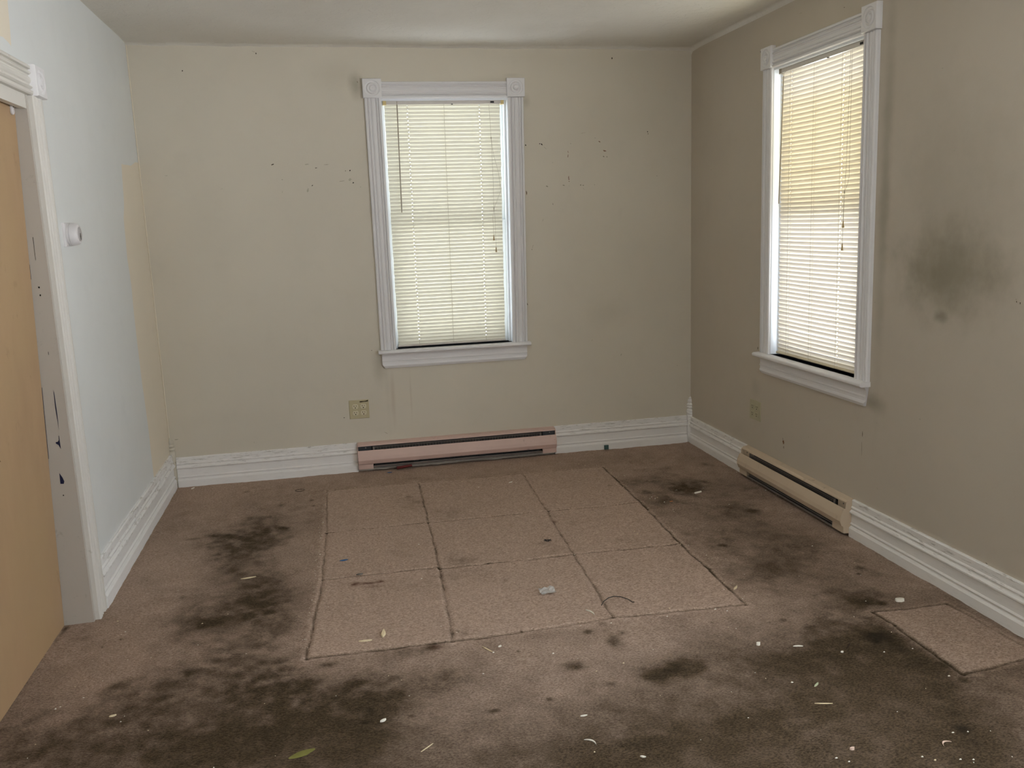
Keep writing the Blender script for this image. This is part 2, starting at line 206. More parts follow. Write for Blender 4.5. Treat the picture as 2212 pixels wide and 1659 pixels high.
M['door'] = t.done(t.bsdf(c, .5, .35, t.bump(gr, .1, .002)))
M['heater_pink'] = simple('pinkish beige enamel', srgb(206, 178, 166), .42, .4, var=.05, scale=9, dirt_shade=(srgb(120, 92, 80), 14, .60, .4))
M['heater_tan'] = simple('tan enamel', srgb(202, 184, 160), .42, .4, var=.05, scale=9, dirt_shade=(srgb(130, 112, 92), 14, .60, .4))
M['dark_metal'] = simple('black heater interior', srgb(34, 32, 32), .5, .4, var=.2)
M['dark_box'] = simple('dark steel junction box', srgb(52, 56, 60), .45, .5, var=.15)
M['fin'] = simple('aluminium fins', srgb(120, 112, 108), .4, .5, .6, var=.2, scale=60)
M['steel'] = simple('galvanised steel', srgb(140, 134, 128), .4, .5, .5, var=.2, scale=40)
M['ivory'] = simple('ivory plastic', srgb(186, 176, 142), .4, .45, var=.04)
M['ivory_light'] = simple('light ivory plastic', srgb(208, 200, 172), .35, .45, var=.03)
M['ivory_painted'] = simple('ivory plastic overpainted', srgb(180, 174, 146), .5, .35, var=.06)
M['slot'] = simple('dark slots', srgb(40, 30, 18), .7, .2, var=.1)
M['tape'] = simple('brown label tape', srgb(104, 92, 66), .5, .3, var=.25, scale=400)
M['thermo'] = simple('white thermostat plastic', srgb(216, 213, 212), .35, .45, var=.02)
M['thermo_dial'] = simple('grey thermostat dial', srgb(176, 172, 172), .3, .5, var=.03)
M['rail'] = simple('white enamel headrail', srgb(206, 200, 192), .4, .4, var=.04)
M['rail2'] = simple('cream enamel rail', srgb(212, 200, 170), .4, .4, var=.04)
M['bracket'] = simple('yellowed plastic bracket', srgb(206, 184, 128), .45, .4, var=.05)
M['wand'] = simple('grey plastic wand', srgb(150, 138, 116), .3, .5, var=.1)
M['cord'] = simple('grey-white cord', srgb(176, 168, 148), .8, .1, var=.1)
M['tassel'] = simple('tan plastic tassel', srgb(172, 148, 104), .5, .3, var=.08)
M['black'] = simple('black plastic', srgb(26, 24, 24), .5, .4, var=.1)
M['white_bit'] = simple('white chipped paint', srgb(232, 228, 214), .6, .3, var=.05, scale=200)
M['cream_bit'] = simple('cream wood sliver', srgb(222, 206, 170), .6, .3, var=.08, scale=200)
M['blue_bit'] = simple('blue plastic', srgb(46, 92, 140), .5, .4, var=.1, scale=200)
M['teal_bit'] = simple('dark teal plastic', srgb(62, 92, 88), .4, .4, var=.1, scale=200)
M['red_bit'] = simple('dark red plastic', srgb(104, 34, 30), .4, .4, var=.2, scale=100)
M['orange_bit'] = simple('orange plastic', srgb(206, 122, 60), .5, .4, var=.1, scale=200)
M['green_bit'] = simple('pale green plastic', srgb(176, 184, 150), .5, .4, var=.1, scale=200)
M['pink_bit'] = simple('pinkish chip', srgb(216, 190, 172), .6, .3, var=.08, scale=200)
M['leaf_bit'] = simple('yellow-green leaf', srgb(120, 118, 62), .7, .2, var=.2, scale=60)
M['brown_bit'] = simple('dark brown bark', srgb(52, 38, 28), .8, .2, var=.2, scale=200)
M['grey_bit'] = simple('grey metal', srgb(96, 92, 84), .4, .5, .4, var=.2, scale=200)
M['navy_paint'] = simple('navy blue paint', srgb(30, 33, 62), .5, .3, var=.2, scale=60)
for k_, c_ in dict(k=(34, 28, 24), d=(84, 76, 62), b=(128, 96, 72), r=(112, 52, 46), g=(146, 141, 122), f=(182, 177, 158)).items():
    M['mark_' + k_] = simple('wall mark ' + k_, srgb(*c_), .8, .1, var=.1, scale=200)
M['siding'] = simple('unseen eave board', srgb(150, 146, 138), .8, .2)
M['ground'] = simple('pale concrete yard', srgb(170, 168, 158), .9, .1, scale=2)
M['foliage'] = simple('green foliage', srgb(96, 118, 58), .8, .2, var=.3, scale=6)

# thin clear pane; transparent with a sky sheen
def pane_mat(name, tint):
    t = NT(name)
    tr = t.t.nodes.new('ShaderNodeBsdfTransparent'); tr.inputs[0].default_value = tint
    gl = t.t.nodes.new('ShaderNodeBsdfGlossy'); gl.inputs['Roughness'].default_value = .03
    mx = t.t.nodes.new('ShaderNodeMixShader'); mx.inputs[0].default_value = .06; t.link(tr.outputs[0], mx.inputs[1]); t.link(gl.outputs[0], mx.inputs[2])
    return t.done(mx.outputs[0])
M['glass'] = pane_mat('tinted window glass', (.205, .214, .222, 1))  # grey tint stands in for weaker daylight behind the blinds
M['glass_right'] = pane_mat('tinted right window glass', (.255, .265, .275, 1))  # same dimming tint, a little lighter
M['glass_rear'] = pane_mat('fill window dimmed glass', (.21, .21, .21, 1))  # tint sets how much fill light the added window gives
M['glass_clear'] = pane_mat('fill window clear glass', (.97, .98, 1.0, 1))
M['film'] = pane_mat('yellowed plastic film', (1.0, .90, .66, 1))

def slat_mat(name, col, trans, fac):
    t = NT(name); p = t.coord()
    n = t.noise(p, 5, 3)
    c = t.mix(n, tuple(x * .96 for x in col[:3]) + (1,), col)
    d = t.bsdf(c, .38, .4)
    tl = t.t.nodes.new('ShaderNodeBsdfTranslucent'); tl.inputs[0].default_value = trans
    mx = t.t.nodes.new('ShaderNodeMixShader'); mx.inputs[0].default_value = fac
    t.link(d, mx.inputs[1]); t.link(tl.outputs[0], mx.inputs[2])
    return t.done(mx.outputs[0])
M['slat1'] = slat_mat('yellowed vinyl slats', srgb(226, 223, 206), srgb(232, 226, 206), .11)
M['slat2'] = slat_mat('off-white vinyl slats', srgb(230, 222, 202), srgb(236, 226, 214), .14)
t = NT('crinkled clear plastic'); g = t.t.nodes.new('ShaderNodeBsdfTransparent'); g.inputs[0].default_value = (.9, .9, .9, 1)
b = t.bsdf(srgb(220, 218, 214), .25, .8, t.bump(t.noise(t.coord(), 120, 2), .6, .002))
mx = t.t.nodes.new('ShaderNodeMixShader'); mx.inputs[0].default_value = .45; t.link(g.outputs[0], mx.inputs[1]); t.link(b, mx.inputs[2])
M['clear'] = t.done(mx.outputs[0])

# carpet: pile colour from worn/dirt attributes plus fibre noise
t = NT('worn mauve-brown carpet'); p = t.coord()
at = t.t.nodes.new('ShaderNodeAttribute'); at.attribute_name = 'dirt_shade'
at2 = t.t.nodes.new('ShaderNodeAttribute'); at2.attribute_name = 'rust'
f1 = t.noise(p, 230, 3, .7); f2 = t.noise(t.mapping(p, (1, 1.7, 1), rot=(0, 0, .3)), 120, 4, .65, .4); f3 = t.noise(p, 16, 5, .62)
cl = t.mix(t.ramp(f2, .25, .75), srgb(140, 118, 102), srgb(208, 184, 166))
cl = t.mix(t.math('MULTIPLY', t.ramp(f1, .45, .75), .35), cl, srgb(198, 174, 158))
dk = t.mix(t.ramp(f2, .28, .72), srgb(52, 43, 31), srgb(96, 81, 62))
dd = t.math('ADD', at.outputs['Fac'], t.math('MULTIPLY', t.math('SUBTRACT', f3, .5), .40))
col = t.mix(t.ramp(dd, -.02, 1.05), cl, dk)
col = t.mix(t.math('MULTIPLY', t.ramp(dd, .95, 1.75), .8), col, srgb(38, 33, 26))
sp = t.ramp(t.noise(t.mapping(p, (.8, 1.6, 1)), 38, 4, .75), .63, .70)
col = t.mix(t.math('MULTIPLY', sp, .45), col, srgb(58, 46, 36))
col = t.mix(at2.outputs['Fac'], col, srgb(86, 52, 36))
h = t.math('ADD', t.math('MULTIPLY', f2, .008), t.math('MULTIPLY', f1, .004))
h = t.math('ADD', h, t.math('MULTIPLY', f3, .006))
bs = t.bsdf(col, .95, .08, t.bump(h, .8, 1.0))
M['carpet'] = t.done(bs)

# ------------------------------------------------------------------ mesh helpers
class MB:
    def __init__(s): s.v = []; s.f = []; s.mi = []; s.cur = 0
    def quad(s, *pts, mi=None):
        b = len(s.v); s.v += [tuple(x) for x in pts]; s.f.append(tuple(range(b, b + len(pts)))); s.mi.append(s.cur if mi is None else mi)
    def grid(s, rows, closed_u=False, closed_v=False, skip=None):
        b = len(s.v); n = len(rows[0]); m = len(rows)
        for r in rows: s.v += [tuple(x) for x in r]
        for i in range(m if closed_v else m - 1):
            for j in range(n if closed_u else n - 1):
                if skip and skip(i, j): continue
                s.f.append((b + i*n + j, b + i*n + (j+1) % n, b + ((i+1) % m)*n + (j+1) % n, b + ((i+1) % m)*n + j)); s.mi.append(s.cur)
    def box(s, F, u0, u1, d0, d1, z0, z1, bev=0.0):
        """box in a wall frame; a bevel rounds the room-side edges"""
        if bev <= 0:
            c = [F(u, d, z) for z in (z0, z1) for d in (d0, d1) for u in (u0, u1)]
            b = len(s.v); s.v += [tuple(x) for x in c]
            for q in ((0, 1, 3, 2), (4, 6, 7, 5), (0, 4, 5, 1), (2, 3, 7, 6), (0, 2, 6, 4), (1, 5, 7, 3)):
                s.f.append(tuple(b + i for i in q)); s.mi.append(s.cur)
            return
        e = bev
        rings = []
        for (k, d) in ((0, d0), (0, d1 - e), (e * .3, d1 - e * .3), (e, d1)):
            rings.append([F(u0 + k, d, z0 + k), F(u1 - k, d, z0 + k), F(u1 - k, d, z1 - k), F(u0 + k, d, z1 - k)])
        s.grid(rings, closed_u=True)
        s.quad(*rings[0][::-1]); s.quad(*rings[-1])
    def tube(s, pts, r, n=8, cap=True, r1=None):
        pts = [Vector(p) for p in pts]; rows = []
        up = Vector((0.31, 0.2, 0.93)).normalized()
        for i, p in enumerate(pts):
            tdir = (pts[min(i+1, len(pts)-1)] - pts[max(i-1, 0)]).normalized()
            a = tdir.cross(up)
            if a.length < 1e-4: a = tdir.cross(Vector((1, 0, 0)))
            a.normalize(); b = tdir.cross(a).normalized()
            rr = r if r1 is None else r + (r1 - r) * i / (len(pts) - 1)
            rows.append([p + a * rr * math.cos(2*math.pi*k/n) + b * rr * math.sin(2*math.pi*k/n) for k in range(n)])
        s.grid(rows, closed_u=True)
        if cap: s.quad(*rows[0][::-1]); s.quad(*rows[-1])
    def lathe(s, F, u, z, prof, n=32, cap=True):
        """revolve (radius, d) about the axis through (u, z) pointing into the room"""
        rows = [[F(u + r*math.cos(2*math.pi*k/n), d, z + r*math.sin(2*math.pi*k/n)) for k in range(n)] for r, d in prof]
        s.grid(rows, closed_u=True)
        if cap: s.quad(*rows[-1])
    def sweep_u(s, F, prof, us, close=True):
        """profile of (d, z) swept along u"""
        rows = [[F(u, d, z) for d, z in prof] for u in us]
        s.grid(rows, closed_u=close)
        if close: s.quad(*rows[0][::-1]); s.quad(*rows[-1])
    def sweep_z(s, F, prof, zs, close=True):
        """profile of (u, d) swept along z"""
        rows = [[F(u, d, z) for u, d in prof] for z in zs]
        s.grid(rows, closed_u=close)
        if close: s.quad(*rows[0][::-1]); s.quad(*rows[-1])
    def build(s, name, mats, parent=None, smooth=False, loc=None, recalc=True):
        base = Vector((0, 0, 0))
        if parent is not None:
            q = parent
            while q is not None: base += q.location; q = q.parent
        if loc is not None: base = base + (Vector(loc) - base)
        me = bpy.data.meshes.new(name)
        me.from_pydata([tuple(Vector(v) - base) for v in s.v], [], s.f)
        for m in (mats if isinstance(mats, (list, tuple)) else [mats]): me.materials.append(m)
        me.polygons.foreach_set('material_index', s.mi)
        if recalc:
            bm = bmesh.new(); bm.from_mesh(me); bmesh.ops.recalc_face_normals(bm, faces=bm.faces); bm.to_mesh(me); bm.free()
        if smooth:
            me.polygons.foreach_set('use_smooth', [True] * len(me.polygons))
            try: me.set_sharp_from_angle(angle=R(38))
            except Exception: pass
        me.update()
        o = bpy.data.objects.new(name, me); COL.objects.link(o)
        if parent is not None: o.parent = parent
        elif loc is not None: o.location = loc
        return o

def empty(name, loc):
    o = bpy.data.objects.new(name, None); COL.objects.link(o); o.location = loc; o.empty_display_size = .05
    return o
def tag(o, label=None, cat=None, group=None, kind=None):
    if label: o['label'] = label
    if cat: o['category'] = cat
    if group: o['group'] = group
    if kind: o['kind'] = kind
    return o

def FB(u, d, z): return Vector((u, -d, z))            # back wall: u runs right
def FR(u, d, z): return Vector((W - d, -u, z))        # right wall: u runs towards the viewer
def FL(u, d, z): return Vector((d, u, z))             # left wall: u is world y
def FY(u, d, z): return Vector((u, Y_REAR + d, z))
def warped(F, w):
    a, b, c, e = w['warp']
    def G(u, d, z):
        s = (u - w['u0']) / (w['u1'] - w['u0']); s = min(1.2, max(-.2, s))
        q = (z - w['z0']) / (w['z1'] - w['z0']); q = min(1.15, max(-.15, q))
        top = a + (b - a) * s; bot = c + (e - c) * s
        return F(u + bot + (top - bot) * q, d, z)
    return G

# ------------------------------------------------------------------ room shell
def holed_wall(name, F, u0, u1, z0, z1, holes, mat, thick=.14):
    m = MB()
    us = sorted({u0, u1, *[h[0] for h in holes], *[h[1] for h in holes]}); zs = sorted({z0, z1, *[h[2] for h in holes], *[h[3] for h in holes]})
    def sub(a):
        r = []
        for i in range(len(a) - 1):
            n = max(1, int((a[i+1] - a[i]) / .35)); r += [a[i] + (a[i+1] - a[i]) * k / n for k in range(n)]
        return r + [a[-1]]
    us, zs = sub(us), sub(zs)
    inh = lambda u, z: any(h[0] < u < h[1] and h[2] < z < h[3] for h in holes)
    for i in range(len(us) - 1):
        for j in range(len(zs) - 1):
            if inh((us[i] + us[i+1]) / 2, (zs[j] + zs[j+1]) / 2): continue
            for d in (0, -thick):
                m.quad(F(us[i], d, zs[j]), F(us[i+1], d, zs[j]), F(us[i+1], d, zs[j+1]), F(us[i], d, zs[j+1]))
    for (a, b, c, e) in holes + [(u0, u1, z0, z1)]:
        for (p, q) in (((a, c), (b, c)), ((b, c), (b, e)), ((b, e), (a, e)), ((a, e), (a, c))):
            m.quad(F(p[0], 0, p[1]), F(q[0], 0, q[1]), F(q[0], -thick, q[1]), F(p[0], -thick, p[1]))
    bm_ = m.build(name, mat)
    me = bm_.data; bm = bmesh.new(); bm.from_mesh(me); bmesh.ops.remove_doubles(bm, verts=bm.verts, dist=1e-5)
    bmesh.ops.recalc_face_normals(bm, faces=bm.faces); bm.to_mesh(me); bm.free()
    tag(bm_, kind='structure'); return bm_

hole = lambda w, e=.014: (w['u0'] - e, w['u1'] + e, w['z0'] - e, w['z1'] + e)
wb = holed_wall('wall_back', FB, -.14, W + .14, -.05, H + .05, [hole(WIN1)], M['wall_back'])
wr = holed_wall('wall_right', FR, 0, -Y_REAR, -.05, H + .05, [hole(WIN2), FILL_WIN_RIGHT], M['wall_right'])
wf = holed_wall('wall_front', FY, -.14, W + .14, -.05, H + .05, [FILL_WIN_REAR], M['wall_back'])

# left wall: pale blue-grey coat rolled over cream, with an unpainted strip by the corner
DOOR_Y0, DOOR_Y1, DOOR_Z = -1.752, -3.10, 1.905
strip = [(2.45, -.006), (1.800, -.006), (1.797, -.083), (1.7710, -.198), (1.768, -.30), (1.7656, -.338), (1.763, -.417), (1.70, -.432), (1.673, -.437), (1.61, -.449), (1.573, -.458), (1.506, -.503),
         (1.42, -.512), (1.3068, -.526), (1.24, -.510), (1.171, -.505), (1.06, -.515), (.9442, -.520), (.82, -.517), (.711, -.514), (.58, -.500), (.444, -.489), (.30, -.492), (.1877, -.489), (-.05, -.487)]
m = MB()
for (z1_, y1_), (z0_, y0_) in zip(strip[:-1], strip[1:]):
    n = max(1, int((z1_ - z0_) / .03))
    for k in range(n):
        za, zb = z1_ + (z0_ - z1_) * k / n, z1_ + (z0_ - z1_) * (k + 1) / n
        ya, yb = y1_ + (y0_ - y1_) * k / n, y1_ + (y0_ - y1_) * (k + 1) / n
        j1 = .004 * noise.noise(Vector((0, 3, za * 40))) if 0 < k < n else 0; j2 = .004 * noise.noise(Vector((0, 3, zb * 40))) if k + 1 < n else 0
        if za - zb < 1e-6: continue
        m.quad(FL(0, 0, za), FL(ya + j1, 0, za), FL(yb + j2, 0, zb), FL(0, 0, zb), mi=1)
        m.quad(FL(ya + j1, 0, za), FL(DOOR_Y0, 0, za), FL(DOOR_Y0, 0, zb), FL(yb + j2, 0, zb), mi=0)
cp = [(-1.824, 2.45), (-1.824, 2.1787), (-1.834, 2.10), (-1.8462, 2.0325), (-1.8689, 2.0394), (-1.9156, 2.0469), (-1.9407, 2.0445), (-2.1, 2.052), (-2.3, 2.04), (-2.3, 2.45)]
m.quad(*[FL(y, .0006, z) for y, z in cp], mi=1)
m.quad(FL(DOOR_Y0, 0, DOOR_Z), FL(DOOR_Y1, 0, DOOR_Z), FL(DOOR_Y1, 0, 2.45), FL(DOOR_Y0, 0, 2.45), mi=0)
m.quad(FL(DOOR_Y1, 0, -.05), FL(Y_REAR, 0, -.05), FL(Y_REAR, 0, 2.45), FL(DOOR_Y1, 0, 2.45), mi=0)
T = -.14
m.quad(FL(0, T, -.05), FL(DOOR_Y0, T, -.05), FL(DOOR_Y0, T, 2.45), FL(0, T, 2.45), mi=0)
m.quad(FL(Y_REAR, T, -.05), FL(DOOR_Y1, T, -.05), FL(DOOR_Y1, T, 2.45), FL(Y_REAR, T, 2.45), mi=0)
m.quad(FL(DOOR_Y0, T, DOOR_Z), FL(DOOR_Y1, T, DOOR_Z), FL(DOOR_Y1, T, 2.45), FL(DOOR_Y0, T, 2.45), mi=0)
m.quad(FL(DOOR_Y0, 0, -.05), FL(DOOR_Y0, T, -.05), FL(DOOR_Y0, T, DOOR_Z), FL(DOOR_Y0, 0, DOOR_Z), mi=0)
m.quad(FL(DOOR_Y1, 0, -.05), FL(DOOR_Y1, T, -.05), FL(DOOR_Y1, T, DOOR_Z), FL(DOOR_Y1, 0, DOOR_Z), mi=0)
m.quad(FL(DOOR_Y0, 0, DOOR_Z), FL(DOOR_Y0, T, DOOR_Z), FL(DOOR_Y1, T, DOOR_Z), FL(DOOR_Y1, 0, DOOR_Z), mi=0)
wl = tag(m.build('wall_left', [M['paint_blue'], M['paint_cream_left']], recalc=False), kind='structure')
# (unseen panel added behind the door slab to stop a light leak)
m = MB(); m.quad(FL(DOOR_Y0 + .02, -.139, -.05), FL(DOOR_Y1 - .02, -.139, -.05), FL(DOOR_Y1 - .02, -.139, 1.95), FL(DOOR_Y0 + .02, -.139, 1.95)); tag(m.build('leak_panel', M['paint_blue']), kind='structure')
# caulk bead down the back-left corner
m = MB(); m.tube([(.003, -.003, .26 + k * .1067 + 0) for k in range(21)], .0028, 6)
tag(m.build('trim_5', M['paint_cream_left']), kind='structure')

# ceiling: nearly level, rounded plaster junction along the right wall, a taped seam
def ceil_z(x, y):
    z = 2.408 - .012 * x / W
    z += .0035 * noise.noise(Vector((x * 3.1, y * 2.2, 1.7)))
    if y > -.12: z -= .005 * (1 + noise.noise(Vector((x * 9, 0, 4)))) * (1 + y / .12)
    sx = 2.36 + .03 * (-y) + .01 * math.sin(y * 5)
    z += .004 / (1 + math.exp(-(x - sx) / .006))
    r = .022
    if x > W - r:
        k = (x - (W - r)) / r; z -= r * (1 - math.sqrt(max(0, 1 - k * k)))
    ry = .015 + .01 * max(0, (x - 2.3) / .85)
    if y > -ry:
        k = (y + ry) / ry; z -= ry * (1 - math.sqrt(max(0, 1 - k * k))) * .6
    return z
m = MB()
xs = sorted(set([round(i * .045, 4) for i in range(int((W - .10) / .045))] + [W - .10 + .1 * k / 20 for k in range(21)] + [2.37 + k * .004 for k in range(-12, 13)]))
ys = sorted(set([-i * .1 for i in range(8, 64)] + [-i * .02 for i in range(0, 40)]))
m.grid([[Vector((x, y, ceil_z(x, y))) for x in xs] for y in ys])
m.quad((-.14, Y_REAR - .14, 2.45), (W + .14, Y_REAR - .14, 2.45), (W + .14, .14, 2.45), (-.14, .14, 2.45))
tag(m.build('ceiling', M['ceiling'], smooth=True, recalc=False), kind='structure')

# ------------------------------------------------------------------ carpeted floor
GROOVES = [((.857, -.363), (2.432, -.398), 1.), ((2.432, -.398), (2.410, -1.083), 1.2), ((2.410, -1.083), (2.379, -1.670), 1.2), ((2.379, -1.670), (2.372, -2.308), 1.3),
           ((2.372, -2.308), (1.866, -2.281), 1.), ((1.866, -2.281), (1.280, -2.300), .9), ((1.280, -2.300), (.787, -2.283), .9), ((.787, -2.283), (.836, -1.624), 1.), ((.836, -1.624), (.855, -1.056), 1.), ((.855, -1.056), (.857, -.363), .8),
           ((1.359, -.394), (1.338, -1.070), 1.), ((1.338, -1.070), (1.318, -1.640), 1.), ((1.318, -1.640), (1.280, -2.300), 1.), ((1.953, -.4045), (1.925, -1.080), 1.), ((1.925, -1.080), (1.895, -1.665), 1.), ((1.895, -1.665), (1.866, -2.281), 1.),
           ((.855, -1.056), (1.338, -1.060), 1.5), ((1.338, -1.060), (2.410, -1.083), 1.6), ((.836, -1.624), (1.318, -1.628), 1.5), ((1.318, -1.645), (2.379, -1.670), 1.7),
           ((2.766, -2.490), (3.057, -2.503), .7), ((2.766, -2.490), (2.775, -2.60), 1.), ((2.775, -2.60), (2.772, -2.94), 1.2), ((2.772, -2.94), (3.12, -2.90), .8), ((3.057, -2.503), (3.10, -3.10), .5), ((3.10, -3.10), (3.115, -2.9), .35)]
FAINT = [((.84, -1.98), (1.30, -1.96)), ((1.30, -1.96), (1.88, -1.98)), ((1.88, -1.98), (2.36, -1.95)), ((1.10, -1.20), (1.10, -1.62)), ((.86, -1.21), (1.10, -1.20))]
def seg_d(X, Y, a, b):
    ax, ay = a; bx, by = b; dx, dy = bx - ax, by - ay; L2 = dx*dx + dy*dy
    tt = np.clip(((X - ax)*dx + (Y - ay)*dy) / L2, 0, 1)
    px, py = X - (ax + tt*dx), Y - (ay + tt*dy)
    side = (X - ax) * (-dy) + (Y - ay) * dx
    return np.sqrt(px*px + py*py), side / math.sqrt(L2)
def vnoise(X, Y, s, seed):
    rs = np.random.RandomState(seed); g = rs.rand(256, 256)
    x, y = X*s + 37.3, Y*s + 91.7; xi, yi = np.floor(x).astype(int), np.floor(y).astype(int); fx, fy = x - xi, y - yi
    fx, fy = fx*fx*(3-2*fx), fy*fy*(3-2*fy)
    G = lambda a, b: g[a % 256, b % 256]
    return (G(xi, yi)*(1-fx)+G(xi+1, yi)*fx)*(1-fy)+(G(xi, yi+1)*(1-fx)+G(xi+1, yi+1)*fx)*fy - .5
def fbm(X, Y, s, seed, o=4): return sum(vnoise(X, Y, s * 2**k, seed + k) * .55**k for k in range(o))
xs = np.concatenate([[-.16, -.13], np.arange(-.105, W + .0001, .0062), [W]]); ys = np.concatenate([np.arange(.0, -3.70, -.0062), np.arange(-3.70, Y_REAR - .001, -.06), [Y_REAR]])
X, Y = np.meshgrid(xs, ys)
wx = X + .010 * fbm(X, Y, 9, 5); wy = Y + .010 * fbm(X, Y, 9, 15)
inside = np.ones_like(X)
quad = [(.857, -.363), (2.432, -.398), (2.372, -2.308), (.787, -2.283)]
def soft_inside(q, X, Y, e=.02):
    r = np.ones_like(X)
    for i in range(4):
        a, b = q[i], q[(i+1) % 4]; dx, dy = b[0]-a[0], b[1]-a[1]; L = math.hypot(dx, dy)
        d = -((X-a[0])*(-dy) + (Y-a[1])*dx) / L
        r = np.minimum(r, 1/(1+np.exp(-np.clip(d/e, -30, 30))))
    return r
ins = soft_inside(quad, wx, wy, .006)
ins2 = soft_inside([(2.766, -2.490), (3.057, -2.503), (3.12, -2.92), (2.772, -2.94)], wx, wy, .008)
Z = .0022 * fbm(X, Y, 22, 50, 3) + .004 * fbm(X, Y, 4, 60, 2)
dirt_shade = .32 + .22 * fbm(X, Y, 3.1, 70, 5) + .12 * fbm(X, Y, 14, 80, 3)
dirt_shade += .62 * np.clip((-Y - 2.30) / .9, 0, 1)  # dirtier towards the viewer, with the floor's light falloff painted in
dirt_shade -= .45 * np.exp(-((X - 2.95)**2 / .05 + (Y + 3.25)**2 / .05))
dirt_shade += .20 * np.exp(-((X - .52)**2 / .035 + (Y + 1.45)**2 / .55)) + .22 * np.exp(-((X - 2.75)**2 / .06 + (Y + 1.7)**2 / .9))
dirt_shade -= .10 * np.exp(-((X - 1.55)**2 / .12 + (Y + 2.75)**2 / .08))
dirt_shade -= .22 * np.clip(1 + Y / .35, 0, 1)                     # cleaner pile by the back baseboard
dirt_shade -= .14 * np.exp(-((X - .18)**2 / .03))
dirt_shade = dirt_shade * (1 - ins) + ins * (.02 + .16 * fbm(X, Y, 4, 75, 4))
dirt_shade = dirt_shade * (1 - ins2) + ins2 * (.24 + .08 * fbm(X, Y, 4, 76, 3))
N1, N2, N3 = fbm(X, Y, 12, 90), fbm(X, Y, 12, 95), fbm(X, Y, 26, 99, 3)
for (x0, y0, rx, ry, s) in STAINS:
    nx, ny = X + .6 * rx * N1, Y + .6 * ry * N2
    dirt_shade += .68 * s * np.exp(-(((nx-x0)/rx)**2 + ((ny-y0)/ry)**2) * 1.3) * (1 + .9 * N3)
rust = np.zeros_like(X)
N4, N5 = .02 * fbm(X, Y, 30, 90), .012 * fbm(X, Y, 30, 95)
for (x0, y0, rx, ry, s) in RED_STAINS:
    nx, ny = X + N4, Y + N5
    rust += s * np.exp(-(((nx-x0)/rx)**2 + ((ny-y0)/ry)**2) * 1.2)
N6, N7 = .006 * fbm(X, Y, 20, 31), .006 * fbm(X, Y, 20, 35)
for (a, b, s) in GROOVES:
    d, side = seg_d(X + N6, Y + N7, a, b)
    Z -= .0044 * s * np.exp(-(d/.0058)**2); Z += .0013 * s * np.exp(-((d-.016)/.008)**2)
    dirt_shade += (.60 + .3 * N3) * s * np.exp(-(d/.0050)**2) - .06 * np.exp(-((d-.014)/.006)**2)  # groove shade and lit lips painted into the pile tone
for (a, b) in FAINT:
    d, side = seg_d(X, Y, a, b); Z += .0022 * np.exp(-(d/.010)**2); dirt_shade -= .05 * np.exp(-(d/.012)**2)
# trodden ripples on the left by the wall
for (x0, y0, L, s) in ((.33, -.62, .16, .004), (.28, -.70, .12, .003), (.42, -.55, .12, .004), (.30, -1.25, .10, .003), (.55, -.50, .2, .003)):
    d, side = seg_d(X, Y, (x0, y0), (x0 + L, y0 + .02)); Z += s * np.exp(-(d/.015)**2)
edge = np.minimum(np.minimum(np.where(Y < -1.75, 1.0, np.abs(X)), W - X), -Y); Z -= .004 * np.exp(-(edge/.03)**2) * (1 + fbm(X, Y, 25, 44))
Z = Z + .0035 * ins + .002 * ins2 + .001
Z[0, :] = Z[1, :]
FLOOR = (xs, ys, Z)
def floor_z(x, y):
    i = int(np.clip(np.searchsorted(-ys, -y), 0, len(ys)-1)); j = int(np.clip(np.searchsorted(xs, x), 0, len(xs)-1))
    return float(Z[i, j])
me = bpy.data.meshes.new('floor')
ny_, nx_ = X.shape
co = np.stack([X, Y, Z], -1).reshape(-1, 3).astype(np.float32)
idx = np.arange(ny_ * nx_).reshape(ny_, nx_)
qd = np.stack([idx[:-1, :-1], idx[1:, :-1], idx[1:, 1:], idx[:-1, 1:]], -1).reshape(-1, 4).astype(np.int32)
me.vertices.add(len(co)); me.vertices.foreach_set('co', co.ravel())
me.loops.add(qd.size); me.loops.foreach_set('vertex_index', qd.ravel())
me.polygons.add(len(qd)); me.polygons.foreach_set('loop_start', np.arange(0, qd.size, 4, dtype=np.int32))
me.polygons.foreach_set('use_smooth', np.ones(len(qd), dtype=bool))
me.update(calc_edges=True)
for nm, arr in (('dirt_shade', dirt_shade), ('rust', np.clip(rust, 0, .85))):
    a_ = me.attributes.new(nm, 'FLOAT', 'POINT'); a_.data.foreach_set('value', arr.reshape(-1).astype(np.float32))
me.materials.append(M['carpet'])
fl = bpy.data.objects.new('floor', me); COL.objects.link(fl); tag(fl, kind='structure')

# ------------------------------------------------------------------ marks on the walls
def blot(m, F, u, z, w_, h_, ang, d=.0006, n=20):
    a = R(ang); ca, sa = math.cos(a), math.sin(a); seed = random.random() * 99
    pts = []
    for k in range(n):
        th = 2*math.pi*k/n; rr = .74 * (1 + .75 * noise.noise(Vector((math.cos(th)*2.2 + seed, math.sin(th)*2.2, seed))))
        x, y = .5*w_*rr*math.cos(th), .5*h_*rr*math.sin(th)
        pts.append(F(u + x*ca - y*sa, d, z + x*sa + y*ca))
    cc = F(u, d * 1.8, z)
    for k in range(n): m.quad(cc, pts[k], pts[(k+1) % n])
KEYS = 'kdbrgf'
def marks(table, F, parent, name):
    m = MB()
    for (u, z, w_, h_, ang, c) in table:
        m.cur = KEYS.index(c); blot(m, F, u, z, w_, h_, ang)
    return m.build(name, [M['mark_' + k] for k in KEYS], parent)
marks(MARKS_BACK, FB, wb, 'scuff_marks'); marks(MARKS_RIGHT, FR, wr, 'scuff_marks')

